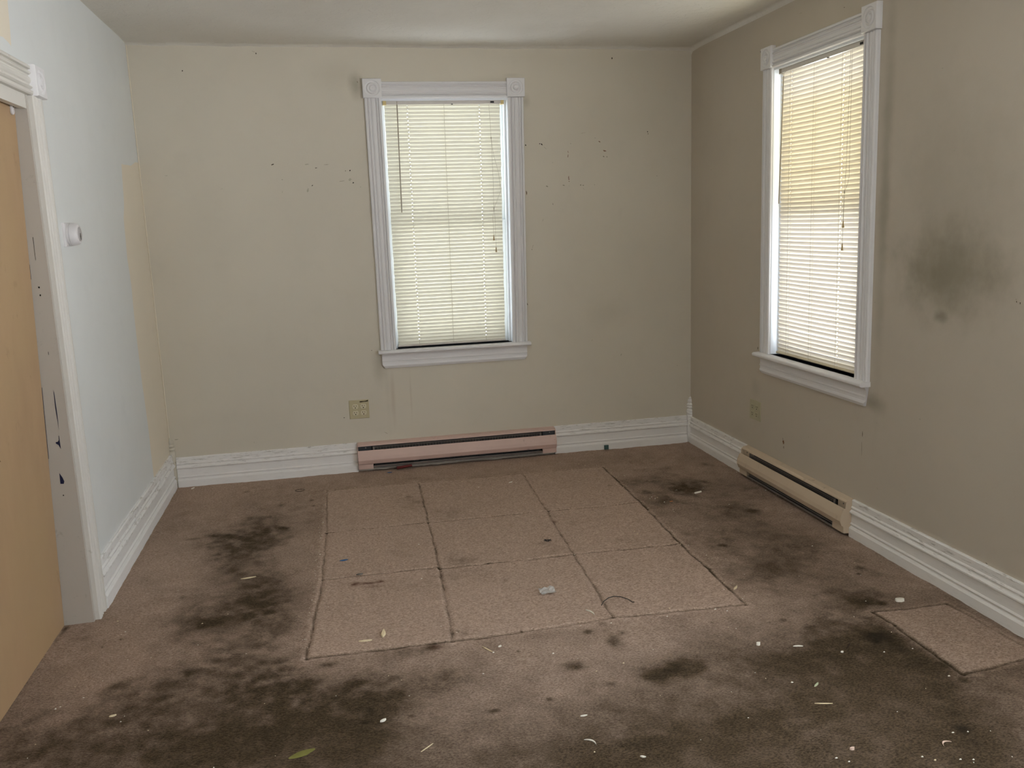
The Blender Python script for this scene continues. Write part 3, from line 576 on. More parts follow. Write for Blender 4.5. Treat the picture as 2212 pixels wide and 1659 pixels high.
# ------------------------------------------------------------------ baseboards
BB = [(0, .172), (.009, .172), (.012, .168), (.012, .142), (.015, .139), (.017, .135), (.015, .131), (.013, .129), (.013, .125), (.018, .122), (.023, .116), (.023, .111), (.018, .106), (.013, .104), (.013, .064),
      (.016, .062), (.019, .058), (.017, .053), (.013, .051), (.013, .048), (.019, .044), (.023, .038), (.023, -.01), (0, -.01)]
def baseboard(name, F, runs, hs, mat):
    m = MB()
    for (a, b) in runs:
        n = max(2, int(abs(b - a) / .06)); us = [a + (b - a) * k / n for k in range(n + 1)]
        rows = []
        for u in us:
            k = hs(u) / .172
            rows.append([F(u, d + (.0006 * noise.noise(Vector((u * 9, z * 30, 2))) if d > 0 else 0), z * k) for d, z in BB])
        m.grid(rows, closed_u=True); m.quad(*rows[0][::-1]); m.quad(*rows[-1])
    return tag(m.build(name, mat), kind='structure')
baseboard('baseboard_back', FB, [(.028, 1.040), (2.243, W - .03)], lambda u: .172, M['base'])
baseboard('baseboard_right', FR, [(.028, .788), (1.787, 6.28)], lambda u: .166 + .010 * max(0, u - 1.8), M['base'])
baseboard('baseboard_left', FL, [(-.028, -1.648)], lambda u: .196, M['base_left'])

# turned corner blocks
def corner_block(name, cx, cy, sx, mat):
    m = MB()
    prof = [(.027, 0), (.027, .205), (.024, .209), (.019, .213), (.022, .217), (.026, .222), (.026, .227), (.020, .232), (.024, .236), (.026, .241), (.023, .247), (.017, .252), (.019, .257), (.020, .264), (.017, .274), (.011, .284), (.004, .291), (.0005, .293)]
    n = 20
    m.grid([[Vector((cx + sx * (-.0 + r * math.cos(math.pi * .5 * k / n)), cy - r * math.sin(math.pi * .5 * k / n), z)) for k in range(n + 1)] for r, z in prof])
    return tag(m.build(name, mat, smooth=True), kind='structure')
corner_block('trim_1', 0.001, -.001, 1, M['corner'])
corner_block('trim_2', W - .001, -.001, -1, M['base'])

# ------------------------------------------------------------------ windows
CAS = [(0, 0), (0, .014), (.004, .018), (.012, .019), (.014, .010), (.017, .009), (.019, .015), (.023, .019), (.027, .017), (.030, .010), (.034, .010), (.038, .0145), (.045, .0165), (.052, .0145), (.056, .010), (.060, .010), (.063, .017), (.067, .019),
       (.071, .015), (.073, .009), (.076, .010), (.078, .019), (.086, .018), (.090, .014), (.090, 0)]
def rosette(parent, F, uc, zc, s=.103, dep=.027):
    m = MB(); n = 40; h = s / 2
    sq = []
    for k in range(n):
        th = 2*math.pi*k/n; c_, s_ = math.cos(th), math.sin(th); q = h / max(abs(c_), abs(s_)); sq.append((q*c_, q*s_))
    rows = [[F(uc + x, 0, zc + y) for x, y in sq], [F(uc + x, dep - .003, zc + y) for x, y in sq], [F(uc + x*.96, dep, zc + y*.96) for x, y in sq]]
    for r, d in ((.042, dep), (.041, dep - .003), (.037, dep - .006), (.031, dep - .006), (.029, dep - .001), (.026, dep + .002), (.022, dep + .001), (.020, dep - .004), (.016, dep - .005), (.0145, dep - .001), (.012, dep + .003), (.007, dep + .004), (.001, dep + .001)):
        rows.append([F(uc + r*math.cos(2*math.pi*k/n), d, zc + r*math.sin(2*math.pi*k/n)) for k in range(n)])
    m.grid(rows, closed_u=True); m.quad(*rows[-1])
    return m.build('corner_rosette', M['trim'], parent, smooth=True)

def jamb_profile_box(m, F, w, dback):
    """lining of the opening"""
    u0, u1, z0, z1 = w['u0'], w['u1'], w['z0'], w['z1']; t_ = .012
    m.box(F, u0 - t_, u0, dback, .004, z0 - t_, z1 + t_)
    m.box(F, u1, u1 + t_, dback, .004, z0 - t_, z1 + t_)
    m.box(F, u0, u1, dback, .004, z1, z1 + t_)
    m.box(F, u0, u1, dback, .004, z0 - t_, z0)

def window(name, F0, w, film=False, stool_ext=(.095, .095)):
    F = warped(F0, w); u0, u1, z0, z1 = w['u0'], w['u1'], w['z0'], w['z1']
    root = tag(empty(name, F0((u0 + u1) / 2, 0, z0)), kind='structure')
    zs = [z0 + (z1 - z0) * k / 12 for k in range(13)]
    m = MB(); jamb_profile_box(m, F, w, -.14); m.build('window_jamb', M['vinyl'], root)
    # ribbed vinyl liner tracks at both sides
    for s_, ue in ((1, u0), (-1, u1)):
        m = MB(); pr = [(0, -.128), (.009, -.128), (.009, -.100), (.004, -.098), (.004, -.082), (.009, -.080), (.009, -.060), (.004, -.058), (.004, -.048), (.012, -.046), (.012, -.036), (0, -.034)]
        m.sweep_z(F, [(ue + s_ * a, d) for a, d in pr], zs); m.build('sash_track', M['vinyl'], root)
    # casings
    m = MB(); m.sweep_z(F, [(u0 - .092 + a, d) for a, d in CAS], [z0 - .0 + (z1 + .012 - z0) * k / 12 for k in range(13)]); m.build('side_casing', M['trim'], root)
    m = MB(); m.sweep_z(F, [(u1 + .002 + a, d) for a, d in CAS], [z0 - .0 + (z1 + .012 - z0) * k / 12 for k in range(13)]); m.build('side_casing', M['trim'], root)
    m = MB(); m.sweep_u(F, [(d, z1 + .010 + a) for a, d in CAS], [u0 + .002 + (u1 - u0 - .004) * k / 10 for k in range(11)]); m.build('head_casing', M['trim'], root)
    rosette(root, F, u0 - .047, z1 + .064); rosette(root, F, u1 + .047, z1 + .066)
    # stool and apron
    m = MB(); e0, e1 = stool_ext
    st_ = [(-.10, z0), (.030, z0), (.044, z0 - .001), (.050, z0 - .005), (.052, z0 - .010), (.050, z0 - .017), (.044, z0 - .021), (-.10, z0 - .021)]
    us = [u0 - .0005, u1 + .0005]
    m.sweep_u(F, st_, us)
    st2 = [(.0, z0)] + st_[1:7] + [(0, z0 - .021)]
    m.sweep_u(F, st2, [u0 - e0 - .012, u0]); m.sweep_u(F, st2, [u1, u1 + e1 + .012])
    m.build('window_stool', M['trim'], root, smooth=True)
    m = MB()
    ap = [(0, z0 - .021), (.022, z0 - .021), (.022, z0 - .028), (.017, z0 - .032), (.014, z0 - .040), (.014, z0 - .060), (.017, z0 - .063), (.017, z0 - .068), (.014, z0 - .071), (.014, z0 - .082), (.019, z0 - .088), (.020, z0 - .094), (.012, z0 - .108), (0, z0 - .110)]
    a0, a1 = u0 - .088, u1 + .088
    rows = [[F(u, d, z) if (z > z0 - .085) else F(u + q * .018 * ((z0 - .085 - z) / .025), d, z) for d, z in ap] for u, q in ((a0, 1), (a0 + .02, 1), (a1 - .02, -1), (a1, -1))]
    m.grid(rows, closed_u=True); m.quad(*rows[0][::-1]); m.quad(*rows[-1]); m.build('window_apron', M['trim'], root, smooth=True)
    # sashes
    zm = (z0 + z1) / 2 + .01
    for nm, za, zb, d0, d1 in (('upper_sash', zm - .018, z1, -.124, -.100), ('lower_sash', z0, zm + .018, -.098, -.074)):
        m = MB(); sw = .038; i0, i1 = u0 + .009, u1 - .009
        m.box(F, i0, i0 + sw, d0, d1, za, zb, .003); m.box(F, i1 - sw, i1, d0, d1, za, zb, .003)
        m.box(F, i0 + sw, i1 - sw, d0, d1, za, za + sw, .003); m.box(F, i0 + sw, i1 - sw, d0, d1, zb - sw, zb, .003)
        so = m.build(nm, M['vinyl'], root)
        m = MB(); dm = (d0 + d1) / 2; m.quad(F(i0 + sw, dm, za + sw), F(i1 - sw, dm, za + sw), F(i1 - sw, dm, zb - sw), F(i0 + sw, dm, zb - sw)); m.build('glass_pane', M['glass_right'] if film else M['glass'], so)
        if film and nm == 'upper_sash':
            m = MB(); m.quad(F(i0 + sw, d1 + .002, za + sw), F(i1 - sw, d1 + .002, za + sw), F(i1 - sw, d1 + .002, zb - sw - .12), F(i0 + sw, d1 + .002, zb - sw - .12)); m.build('yellowed_film', M['film'], so)
    return root
win1 = window('window_1', FB, WIN1)
win2 = window('window_2', FR, WIN2, film=True, stool_ext=(.095, .085))
# marks on the casings of window 1
m = MB()
for (u, z, a, b, ang, c) in ((2.112, 1.585, .004, .034, 3, 'b'), (1.33, .703, .004, .003, 0, 'd')):
    m.cur = KEYS.index(c); blot(m, FB, u, z, a, b, ang, d=.0196)
m.build('paint_chips', [M['mark_' + k] for k in KEYS], win1)

def fill_window(name, F, h, glass):  # unseen window, added only for its fill light
    u0, u1, z0, z1 = h
    root = tag(empty(name, F((u0+u1)/2, 0, z0)), kind='structure'); m = MB()
    for q in ((u0 - .09, u0, z0 - .09, z1 + .09), (u1, u1 + .09, z0 - .09, z1 + .09), (u0, u1, z1, z1 + .09), (u0, u1, z0 - .09, z0)): m.box(F, q[0], q[1], 0, .02, q[2], q[3], .003)
    m.build('casing', M['trim'], root)
    m = MB(); zm = (z0+z1)/2
    for q in ((u0, u0 + .04, z0, z1), (u1 - .04, u1, z0, z1), (u0 + .04, u1 - .04, z0, z0 + .04), (u0 + .04, u1 - .04, z1 - .04, z1), (u0 + .04, u1 - .04, zm - .02, zm + .02)): m.box(F, q[0], q[1], -.10, -.07, q[2], q[3])
    m.build('sash', M['vinyl'], root)
    m = MB(); m.quad(F(u0, -.085, z0), F(u1, -.085, z0), F(u1, -.085, z1), F(u0, -.085, z1)); m.build('glass_pane', glass, root)
fill_window('fill_window_right', FR, FILL_WIN_RIGHT, M['glass_clear']); fill_window('fill_window_rear', FY, FILL_WIN_REAR, M['glass_rear']); 

# ------------------------------------------------------------------ venetian blinds
def blind(name, F0, w, u0, u1, top, bot, cords, mats, tilt, label, wand, lift, bow=0.0, seed=1, bend=None):
    F = warped(F0, w); rnd = random.Random(seed)
    dc = -.025
    root = tag(empty(name, F0((u0+u1)/2, dc, bot)), label, 'blind')
    # headrail: open channel
    m = MB()
    hr = [(dc - .013, top + .025), (dc - .013, top), (dc + .013, top), (dc + .013, top + .025), (dc + .0115, top + .025), (dc + .0115, top + .0015), (dc - .0115, top + .0015), (dc - .0115, top + .025)]
    m.sweep_u(F, hr, [u0 - .004, u1 + .012]); m.build('headrail', mats['rail'], root)
    for ub in (u0 - .007, u1 + .004):
        m = MB(); m.box(F, ub, ub + .018, dc - .017, dc + .017, top - .003, top + .030, .002); m.build('end_bracket', M['bracket'] if mats['b'] else M['wand'], root)
    m = MB(); um = (u0*.42+u1*.58); m.box(F, um - .005, um + .005, dc + .006, dc + .0138, top - .003, top + .0005, .0005); m.build('rail_clip', M['black'], root)
    m = MB(); m.box(F, u1 - .055, u1 - .034, dc + .012, dc + .0150, top + .004, top + .014, .0008); m.build('cord_guide', M['black'], root)
    # slats
    pitch = .0205; n = int((top - .010 - bot - .018) / pitch); pitch = (top - .0085 - bot - .020) / n
    m = MB(); wd = .0252; NC = 6
    ub = []
    for cu in cords: ub += [cu - .0032, cu + .0032]
    extra = [u0 + (u1 - u0) * k / 14 for k in range(15)]
    extra = [e for e in extra if all(abs(e - c) > .008 for c in cords)]
    us = sorted(extra + ub)
    holes_at = [us.index(cords[0] - .0032), us.index(cords[2] - .0032)]
    for i in range(n + 1):
        zc = top - .0075 - i * pitch; tl = R(tilt(i / n)) + R(rnd.uniform(-.7, .7)); off = rnd.uniform(-.0006, .0006); slope = rnd.uniform(-.0012, .0012)
        ln = rnd.uniform(-.0015, .0015)
        rows = []
        for j in range(NC):
            q = j / (NC - 1) - .5                     # -.5 outer edge, .5 room edge
            crown = .0028 * (1 - (2*q)**2)
            row = []
            for u in us:
                s_ = (u - u0) / (u1 - u0)
                sag = -bow * math.sin(math.pi * s_) * (1 if bend is None else bend(i / n, s_))
                tt = tl
                if bend and i / n > .45 and s_ > .93: tt += R(22) * (s_ - .93) / .07
                dd = q * wd * math.cos(tt) + crown * -math.sin(tt) * -1
                zz = q * wd * math.sin(tt) + crown * math.cos(tt)
                row.append(F(u + ln, dc + dd, zc + zz + off + slope * (s_ - .5) + sag))
            rows.append(row)
        m.grid(rows, skip=lambda a, b: a in (2,) and b in holes_at)
    m.build('slats', mats['slat'], root, smooth=True, recalc=False)
    # bottom rail
    m = MB(); br = [(dc + .013*math.cos(a), bot + .007 + .007*math.sin(a)) for a in [2*math.pi*k/14 for k in range(14)]]
    m.sweep_u(F, br, [u0 - .001, u1 + .001]); m.build('bottom_rail', mats['rail_b'], root, smooth=True)
    # ladder cords
    for cu in cords:
        m = MB()
        for dd in (-.0125, .0125):
            m.tube([F(cu, dc + dd, top), F(cu, dc + dd, (top + bot) / 2), F(cu, dc + dd, bot + .008)], .0005, 5)
        m.tube([F(cu, dc, top), F(cu, dc, bot + .01)], .0006, 5)
        m.build('ladder_cord', M['cord'], root)
    # tilt wand
    m = MB(); (wu, wz), (wu2, wz2) = wand
    m.tube([F0(wu, dc + .016, wz + .012), F0(wu, dc + .026, wz + .006), F0(wu, dc + .028, wz - .010)], .0012, 6)
    m.tube([F0(wu, dc + .028, wz - .008), F0((wu+wu2)/2, dc + .027, (wz+wz2)/2), F0(wu2, dc + .027, wz2)], .0032 if mats['b'] else .0026, 6); m.build('tilt_wand', M['wand'], root, smooth=True)
    # lift cords with tassels
    m = MB()
    for pl in lift['lines']: m.tube([F0(a, dc + .024, b) for a, b in pl], .0007, 5)
    for (a, b) in lift['knots']: m.tube([F0(a, dc + .024, b + .006), F0(a, dc + .024, b), F0(a, dc + .024, b - .006)], .0026, 6)
    lc = m.build('lift_cord', M['cord'], root)
    for (a, b) in lift['tassels']:
        m = MB(); rows = [[F0(a + r_*math.cos(2*math.pi*k/10), dc + .024 + r_*math.sin(2*math.pi*k/10), b + z_) for k in range(10)] for r_, z_ in ((.0012, .012), (.0022, .010), (.0030, .0), (.0050, -.015), (.0052, -.018), (.0040, -.018))]
        m.grid(rows, closed_u=True); m.quad(*rows[0]); m.quad(*rows[-1]); m.build('tassel', M['tassel'], lc, smooth=True)
    return root
blind('venetian_blind', FB, WIN1, 1.321, 1.971, 2.090, .719, (1.447, 1.652, 1.853),
      dict(rail=M['rail'], b=True, slat=M['slat1'], rail_b=M['rail']), lambda k: 72, 'closed yellowed mini blind with grey wand over the window in the back wall',
      ((1.390, 2.094), (1.3832, 1.4955)),
      dict(lines=[[(1.9125, 2.083), (1.9185, 1.899), (1.921, 1.70), (1.9191, 1.50)], [(1.9185, 1.899), (1.930, 1.80), (1.955, 1.70), (1.963, 1.60), (1.9191, 1.50)], [(1.9191, 1.50), (1.910, 1.45), (1.9123, 1.34)], [(1.9191, 1.50), (1.9235, 1.45), (1.9235, 1.272)]],
           knots=[(1.9185, 1.899), (1.9191, 1.502)], tassels=[(1.9123, 1.336), (1.9235, 1.268)]), seed=3)
blind('venetian_blind', FR, WIN2, 1.040, 1.752, 2.080, .712, (1.135, 1.345, 1.570),
      dict(rail=M['rail'], b=False, slat=M['slat2'], rail_b=M['rail2']), lambda k: 63 + 5 * min(1, k * 2), 'off-white mini blind with bent slats over the window in the right wall',
      ((1.0947, 2.066), (1.0715, 1.4615)),
      dict(lines=[[(1.6501, 2.070), (1.6582, 1.5607), (1.650, 1.53), (1.628, 1.4945)], [(1.640, 2.070), (1.634, 1.60), (1.628, 1.4945)], [(1.628, 1.4945), (1.6261, 1.365)], [(1.628, 1.4945), (1.6245, 1.40), (1.6249, 1.268)]],
           knots=[(1.628, 1.4945)], tassels=[(1.6261, 1.362), (1.6249, 1.264)]), bow=.004, seed=9, bend=lambda k, s: 1.5 if k < .35 else .4)

# ------------------------------------------------------------------ baseboard heaters
def heater(F, u0, u1, zb, mat, label, mirror_box, lift=.016):
    root = tag(empty('baseboard_heater', F((u0+u1)/2, 0, 0)), label, 'heater')
    z = lambda k: lift + k
    # back plate with hood
    m = MB()
    hood = [(.001, z(0)), (.001, z(.152)), (.004, z(.156)), (.030, z(.150)), (.040, z(.143)), (.041, z(.138)), (.038, z(.139)), (.028, z(.146)), (.006, z(.151)), (.003, z(.148)), (.003, z(0))]
    m.sweep_u(F, hood, [u0 + .002, (u0*.7+u1*.3), (u0*.3+u1*.7), u1 - .002]); m.build('hood', mat, root)
    # front cover: faceted bulge
    m = MB()
    fc = [(.044, z(.113)), (.047, z(.114)), (.049, z(.112)), (.0635, z(.077)), (.0675, z(.058)), (.0580, z(.034)), (.048, z(.033)), (.048, z(.036)), (.0565, z(.037)), (.0655, z(.059)), (.0615, z(.076)), (.0475, z(.110)), (.044, z(.111))]
    m.sweep_u(F, fc, [u0, u1]); m.build('front_cover', mat, root)
    # end caps
    ec = [(.0, z(.153)), (.030, z(.150)), (.041, z(.140)), (.044, z(.112)), (.052, z(.110)), (.060, z(.096)), (.066, z(.078)), (.066, z(.058)), (.060, z(.042)), (.052, z(.032)), (.050, z(.030)), (.050, z(.004)), (.046, z(.0)), (.0, z(0))]
    for a, b in ((u0 - .0015, u0 + .0015), (u1 - .0015, u1 + .0015)):
        m = MB(); m.sweep_u(F, ec, [a, b]); m.build('end_cap', mat, root)
    # lower front corners and bottom rail
    for a, b in ((u0 + .0015, u0 + .085), (u1 - .085, u1 - .0015)):
        m = MB(); m.box(F, a, b, .040, .051, z(.002), z(.031), .001); m.build('corner_panel', mat, root)
    m = MB(); rl = [(.020, z(.001)), (.050, z(.001)), (.050, z(.010)), (.048, z(.010)), (.048, z(.004)), (.020, z(.004))]
    m.sweep_u(F, rl, [u0 + .085, u1 - .085]); rl2 = [(.034, z(.012)), (.040, z(.012)), (.040, z(.017)), (.034, z(.017))]; m.sweep_u(F, rl2, [u0 + .088, u1 - .088]); m.build('bottom_rail', M['steel'], root)
    # dark liner, fins and junction boxes
    m = MB(); m.box(F, u0 + .003, u1 - .003, .003, .0045, z(.003), z(.144)); m.build('reflector', M['dark_metal'], root)
    fr_ = [(.037, z(.129)), (.040, z(.129)), (.040, z(.1312)), (.037, z(.1312))]
    m = MB(); n = int((u1 - u0 - .2) / .0085)
    for k in range(n + 1):
        u = u0 + .098 + (u1 - u0 - .196) * k / n
        m.box(F, u - .0004, u + .0004, .010, .034, z(.020), z(.116))
    m.tube([F(u0 + .09, .024, z(.08)), F(u1 - .09, .024, z(.08))], .006, 8)
    m.build('fin_element', M['fin'], root)
    m = MB(); m.sweep_u(F, fr_, [u0 + .090, u1 - .090])
    for zz in (.118, .1225, .126): m.box(F, u0 + .092, u1 - .092, .0375, .0385, z(zz), z(zz) + .0008)
    n = int((u1 - u0 - .2) / .017)
    for k in range(n + 1):
        u = u0 + .098 + (u1 - u0 - .196) * k / n; m.box(F, u - .0006, u + .0006, .0375, .0388, z(.104), z(.130))
    for a in (u0 + .088, u1 - .096): m.box(F, a, a + .008, .034, .040, z(.085), z(.1315), .001)
    m.build('grille', M['steel'], root)
    for a, b, bx in ((u0 + .003, u0 + .078, mirror_box[0]), (u1 - .078, u1 - .003, mirror_box[1])):
        m = MB(); m.box(F, a, b, .006, .030, z(.030), z(.138), .001); bo = m.build('junction_box', bx, root)
        m = MB(); m.lathe(F, (a+b)/2 + .006, z(.126), [(.0040, .0300), (.0040, .0315), (.0025, .0325), (.0005, .0326)], 10); m.build('screw', M['steel'], bo, smooth=True)
    return root
heater(FB, 1.043, 2.242, 0, M['heater_pink'], 'long pinkish baseboard heater on the back wall below the window', (M['dark_box'], M['dark_box']))
heater(FR, .789, 1.786, 0, M['heater_tan'], 'shorter tan baseboard heater on the right wall below the window', (M['heater_tan'], M['heater_tan']), lift=.012)

# ------------------------------------------------------------------ outlets
def outlet(F, uc, zc, s, mat, face, label, tape):
    root = tag(empty('wall_outlet', F(uc, 0, zc)), label, 'outlet')
    m = MB(); m.box(F, uc - s[0]/2, uc + s[0]/2, 0, .006, zc - s[1]/2, zc + s[1]/2, .003)
    pl = m.build('cover_plate', mat, root)
    for su in (-1, 1):
        for sz in (-1, 1):
            cu, cz = uc + su * .0235 + .001, zc + sz * .0195 - .002
            m = MB(); n = 28; ro = []
            pts = [(max(-.0165, min(.0165, .0175*math.cos(2*math.pi*k/n))), max(-.0135, min(.0135, .0175*math.sin(2*math.pi*k/n)))) for k in range(n)]
            for sc_, d in ((1.07, .0058), (1.0, .0064), (.97, .0080), (.90, .0084)): ro.append([F(cu + x*sc_, d, cz + y*sc_) for x, y in pts])
            m.grid(ro, closed_u=True); m.quad(*ro[-1]); rc = m.build('receptacle', face, root, smooth=True)
            m = MB(); m.box(F, cu - .0075, cu - .0050, .0080, .0088, cz - .0005, cz + .0085); m.box(F, cu + .0048, cu + .0070, .0080, .0088, cz + .0005, cz + .0080)
            m.lathe(F, cu, cz - .0070, [(.0032, .0080), (.0032, .0088)], 12); m.build('slot', M['slot'], rc)
    for su in (-1, 1):
        m = MB(); m.lathe(F, uc + su * .0235 + .001, zc - .002, [(.0028, .006), (.0028, .0068), (.0015, .0073), (.0003, .0073)], 10); m.build('screw', mat, root, smooth=True)
    if tape:
        m = MB(); m.quad(F(uc + .005, .0064, zc + .0405), F(uc + .052, .0064, zc + .0445), F(uc + .054, .0064, zc + .0535), F(uc + .040, .0064, zc + .0495), F(uc + .005, .0064, zc + .0485))
        tp = m.build('label_tape', M['tape'], root)
        m = MB(); z_ = zc + .041
        # worn embossed characters, only partly legible
        for (a, b, c_, d_) in ((.006, .011, .0005, .0015), (.0105, .0115, .001, .0065), (.006, .011, .006, .007), (.006, .010, .0032, .0042), (.014, .0152, .001, .007), (.014, .019, .006, .007), (.014, .019, .001, .002), (.018, .019, .001, .007), (.014, .019, .0035, .0045)):
            m.box(F, uc + a, uc + b, .0064, .0070, z_ + c_, z_ + d_)
        m.quad(F(uc + .036, .0068, zc + .0440), F(uc + .0535, .0068, zc + .0445), F(uc + .0535, .0068, zc + .0535), F(uc + .046, .0068, zc + .0492), F(uc + .036, .0068, zc + .0478))
        m.build('lettering', M['slot'], tp)
    return root
outlet(FB, 1.0685, .3710, (.115, .111), M['ivory'], M['ivory_light'], 'ivory four-socket outlet with a brown label strip on the back wall', True)
outlet(FR, .8660, .3790, (.118, .106), M['ivory_painted'], M['ivory_painted'], 'overpainted ivory four-socket outlet on the right wall above the heater', False)

# ------------------------------------------------------------------ thermostat
def thermostat():
    yc, zc = -1.500, 1.4295
    root = tag(empty('thermostat', FL(yc, 0, zc)), 'round white dial thermostat on the left wall beside the door casing', 'thermostat')
    m = MB(); m.box(FL, yc - .044, yc + .044, 0, .010, zc - .044, zc + .044, .004); m.build('mounting_plate', M['thermo'], root)
    m = MB(); m.lathe(FL, yc, zc, [(.0425, .010), (.0425, .017), (.041, .018), (.041, .0195), (.0425, .0205), (.0425, .026), (.040, .038), (.037, .045), (.033, .048), (.0275, .0485), (.0265, .046), (.0005, .046)], 40); m.build('housing', M['thermo'], root, smooth=True)
    m = MB(); m.lathe(FL, yc, zc, [(.0255, .0462), (.0255, .0485), (.024, .0495), (.0005, .0495)], 32); dl = m.build('dial', M['thermo_dial'], root, smooth=True)
    m = MB(); m.box(FL, yc - .002, yc + .002, .0495, .0510, zc - .020, zc + .004, .0003)
    m.lathe(FL, yc, zc - .008, [(.006, .0495), (.006, .0508)], 14); m.build('pointer', M['grey_bit'], dl)
thermostat()

# ------------------------------------------------------------------ door in the left wall
def door():
    root = tag(empty('door_1', FL((DOOR_Y0 + DOOR_Y1)/2, -.05, 0)), kind='structure')
    xs_ = lambda z: -.102 + .0357 * z        # the slab leans towards the room at the top
    y0, y1 = -1.7745, -3.08; m = MB()
    n = 8; th = .034
    def S(y, z, k): return Vector((xs_(z) - k, y, z))
    zs = [.003 + (1.875 - .003) * i / n for i in range(n + 1)]
    rows = [[S(y0 - .0015, z, 0), S(y0, z, .0015), S(y0, z, th), S(y1, z, th), S(y1, z, 0)] for z in zs]
    m.grid(rows, closed_u=True); m.quad(*rows[0][::-1]); m.quad(*rows[-1])
    slab = m.build('door_slab', M['door'], root)
    m = MB(); FD = lambda u, d, z: Vector((xs_(z) + d, u, z))
    rnd = random.Random(5)
    m.cur = 0; m.tube([FD(-2.42 + .02*k, .0006, .93 - .018*k + .004*math.sin(k)) for k in range(11)], .0009, 5)
    m.tube([FD(-2.36 + .011*k, .0006, .80 - .012*k) for k in range(6)], .0008, 5)
    blot(m, FD, -2.40, .815, .05, .05, 20, .0008); blot(m, FD, -2.33, .44, .006, .05, -8, .0008); blot(m, FD, -2.28, .79, .02, .004, -40, .0008)
    m.build('scratches', simple('door scratches', srgb(112, 88, 58), .7, .1), slab)
    # jamb with peeling paint
    m = MB(); m.box(lambda u, d, z: Vector((d, u, z)), -1.7725, -1.7525, -.138, .001, 0, 1.905); jb = m.build('door_jamb', M['jamb'], root)
    m = MB(); m.box(lambda u, d, z: Vector((d, u, z)), -3.10, -3.08, -.138, .001, 0, 1.905); m.build('door_jamb', M['jamb'], root)
    FJ = lambda u, d, z: Vector((u, -1.7725 - d, z))
    m = MB()
    for (a, b, c, e) in ((-.0325, .815, .0030, .150),): m.quad(FJ(a - c*.2, .0006, b + e/2), FJ(a + .0012, .0006, b + e*.42), FJ(a + c*.6, .0006, b - e*.1), FJ(a + .0005, .0006, b - e/2), FJ(a - c*.7, .0006, b + e*.05))
    m.quad(FJ(-.036, .0006, .722), FJ(-.0345, .0006, .722), FJ(-.034, .0006, .672), FJ(-.040, .0006, .688), FJ(-.048, .0006, .694), FJ(-.048, .0006, .699), FJ(-.041, .0006, .700), FJ(-.037, .0006, .706))
    m.quad(FJ(-.050, .0006, .585), FJ(-.041, .0006, .566), FJ(-.037, .0006, .552), FJ(-.040, .0006, .543), FJ(-.051, .0006, .544))
    m.quad(FJ(-.058, .0006, 1.335), FJ(-.0545, .0006, 1.330), FJ(-.056, .0006, 1.28), FJ(-.0605, .0006, 1.282))
    m.quad(FJ(-.070, .0006, .90), FJ(-.0685, .0006, .90), FJ(-.078, .0006, .64), FJ(-.0795, .0006, .64))
    m.build('blue_paint_patches', M['navy_paint'], jb)
    m = MB(); blot(m, FJ, -.035, 1.251, .008, .009, 20); blot(m, FJ, -.034, 1.224, .006, .009, 0); m.tube([FJ(-.033, 0.0005, 1.424), FJ(-.0335, 0.0005, 1.39), FJ(-.034, 0.0005, 1.345)], .0006, 5); blot(m, FJ, -.046, .50, .006, .007, 0); blot(m, FJ, -.033, 1.02, .002, .02, 0)
    m.build('dark_chips', M['mark_k'], jb)
    # casing, rosette, head
    m = MB(); k = .100 / .09
    m.sweep_z(FL, [(DOOR_Y0 - .001 + a*k, d + .002) for a, d in CAS[1:-1]] + [(DOOR_Y0 - .001 + .1, 0), (DOOR_Y0 - .001, 0)], [0, .6, 1.2, 1.893]); m.build('side_casing', M['door_trim'], root)
    rosette(root, FL, -1.697, 1.944, .102, .036)
    m = MB(); m.sweep_u(FL, [(d + .002, 1.8945 + a*1.09) for a, d in CAS[1:-1]] + [(0, 1.9935), (0, 1.8945)], [-1.748, -2.2, -2.72, -3.18]); m.build('head_casing', M['door_trim'], root)
    m = MB(); m.box(FL, -3.08, -1.7725, -.022, .0005, 1.848, 1.903, .001); m.build('head_fascia', M['door_trim'], root)
    m = MB(); m.box(FL, -3.08, -1.7725, -.138, -.024, 1.89, 1.905); m.build('head_jamb', M['jamb'], root)
    # small white guide hanging under the head
    F2 = lambda u, d, z: Vector((xs_(z) + d, u, z))
    m = MB(); m.lathe(F2, -1.812, 1.835, [(.011, .001), (.011, .006), (.009, .008), (.001, .008)], 18); m.box(F2, -1.823, -1.801, .001, .007, 1.835, 1.862, .001)
    hk = m.build('hanging_guide', M['thermo'], root, smooth=True)
    m = MB(); m.lathe(F2, -1.812, 1.850, [(.003, .007), (.003, .0095), (.0003, .0098)], 10); m.build('screw', M['grey_bit'], hk)
door()

# ------------------------------------------------------------------ litter on the carpet
def frag(name, x, y, L, Wd, ang, mat, label, cat, T_=.0022, curve=0.0, taper=.92, group=None, tilt=0.0):
    z0 = floor_z(x, y) + .0012; a = R(ang); m = MB(); n = 8; rows = []
    for i in range(n + 1):
        s_ = i / n - .5; w_ = Wd * .40 * (1 - taper * (2*abs(s_))**2) * (1 + .2 * noise.noise(Vector((x*50, y*50, i * .9))))
        cx, cy = s_ * L, curve * (1 - 4*s_*s_) ; tz = tilt * (s_ + .5) * L
        P = lambda v, zz: Vector((x + cx*math.cos(a) - (cy + v)*math.sin(a), y + cx*math.sin(a) + (cy + v)*math.cos(a), z0 + zz + tz))
        rows.append([P(-w_, 0), P(-w_*.6, T_), P(w_*.6, T_), P(w_, 0)])
    m.grid(rows, closed_u=True); m.quad(*rows[0][::-1]); m.quad(*rows[-1])
    return tag(m.build(name, mat, loc=(x, y, z0)), label, cat, group)
wb_, cb_ = M['white_bit'], M['cream_bit']
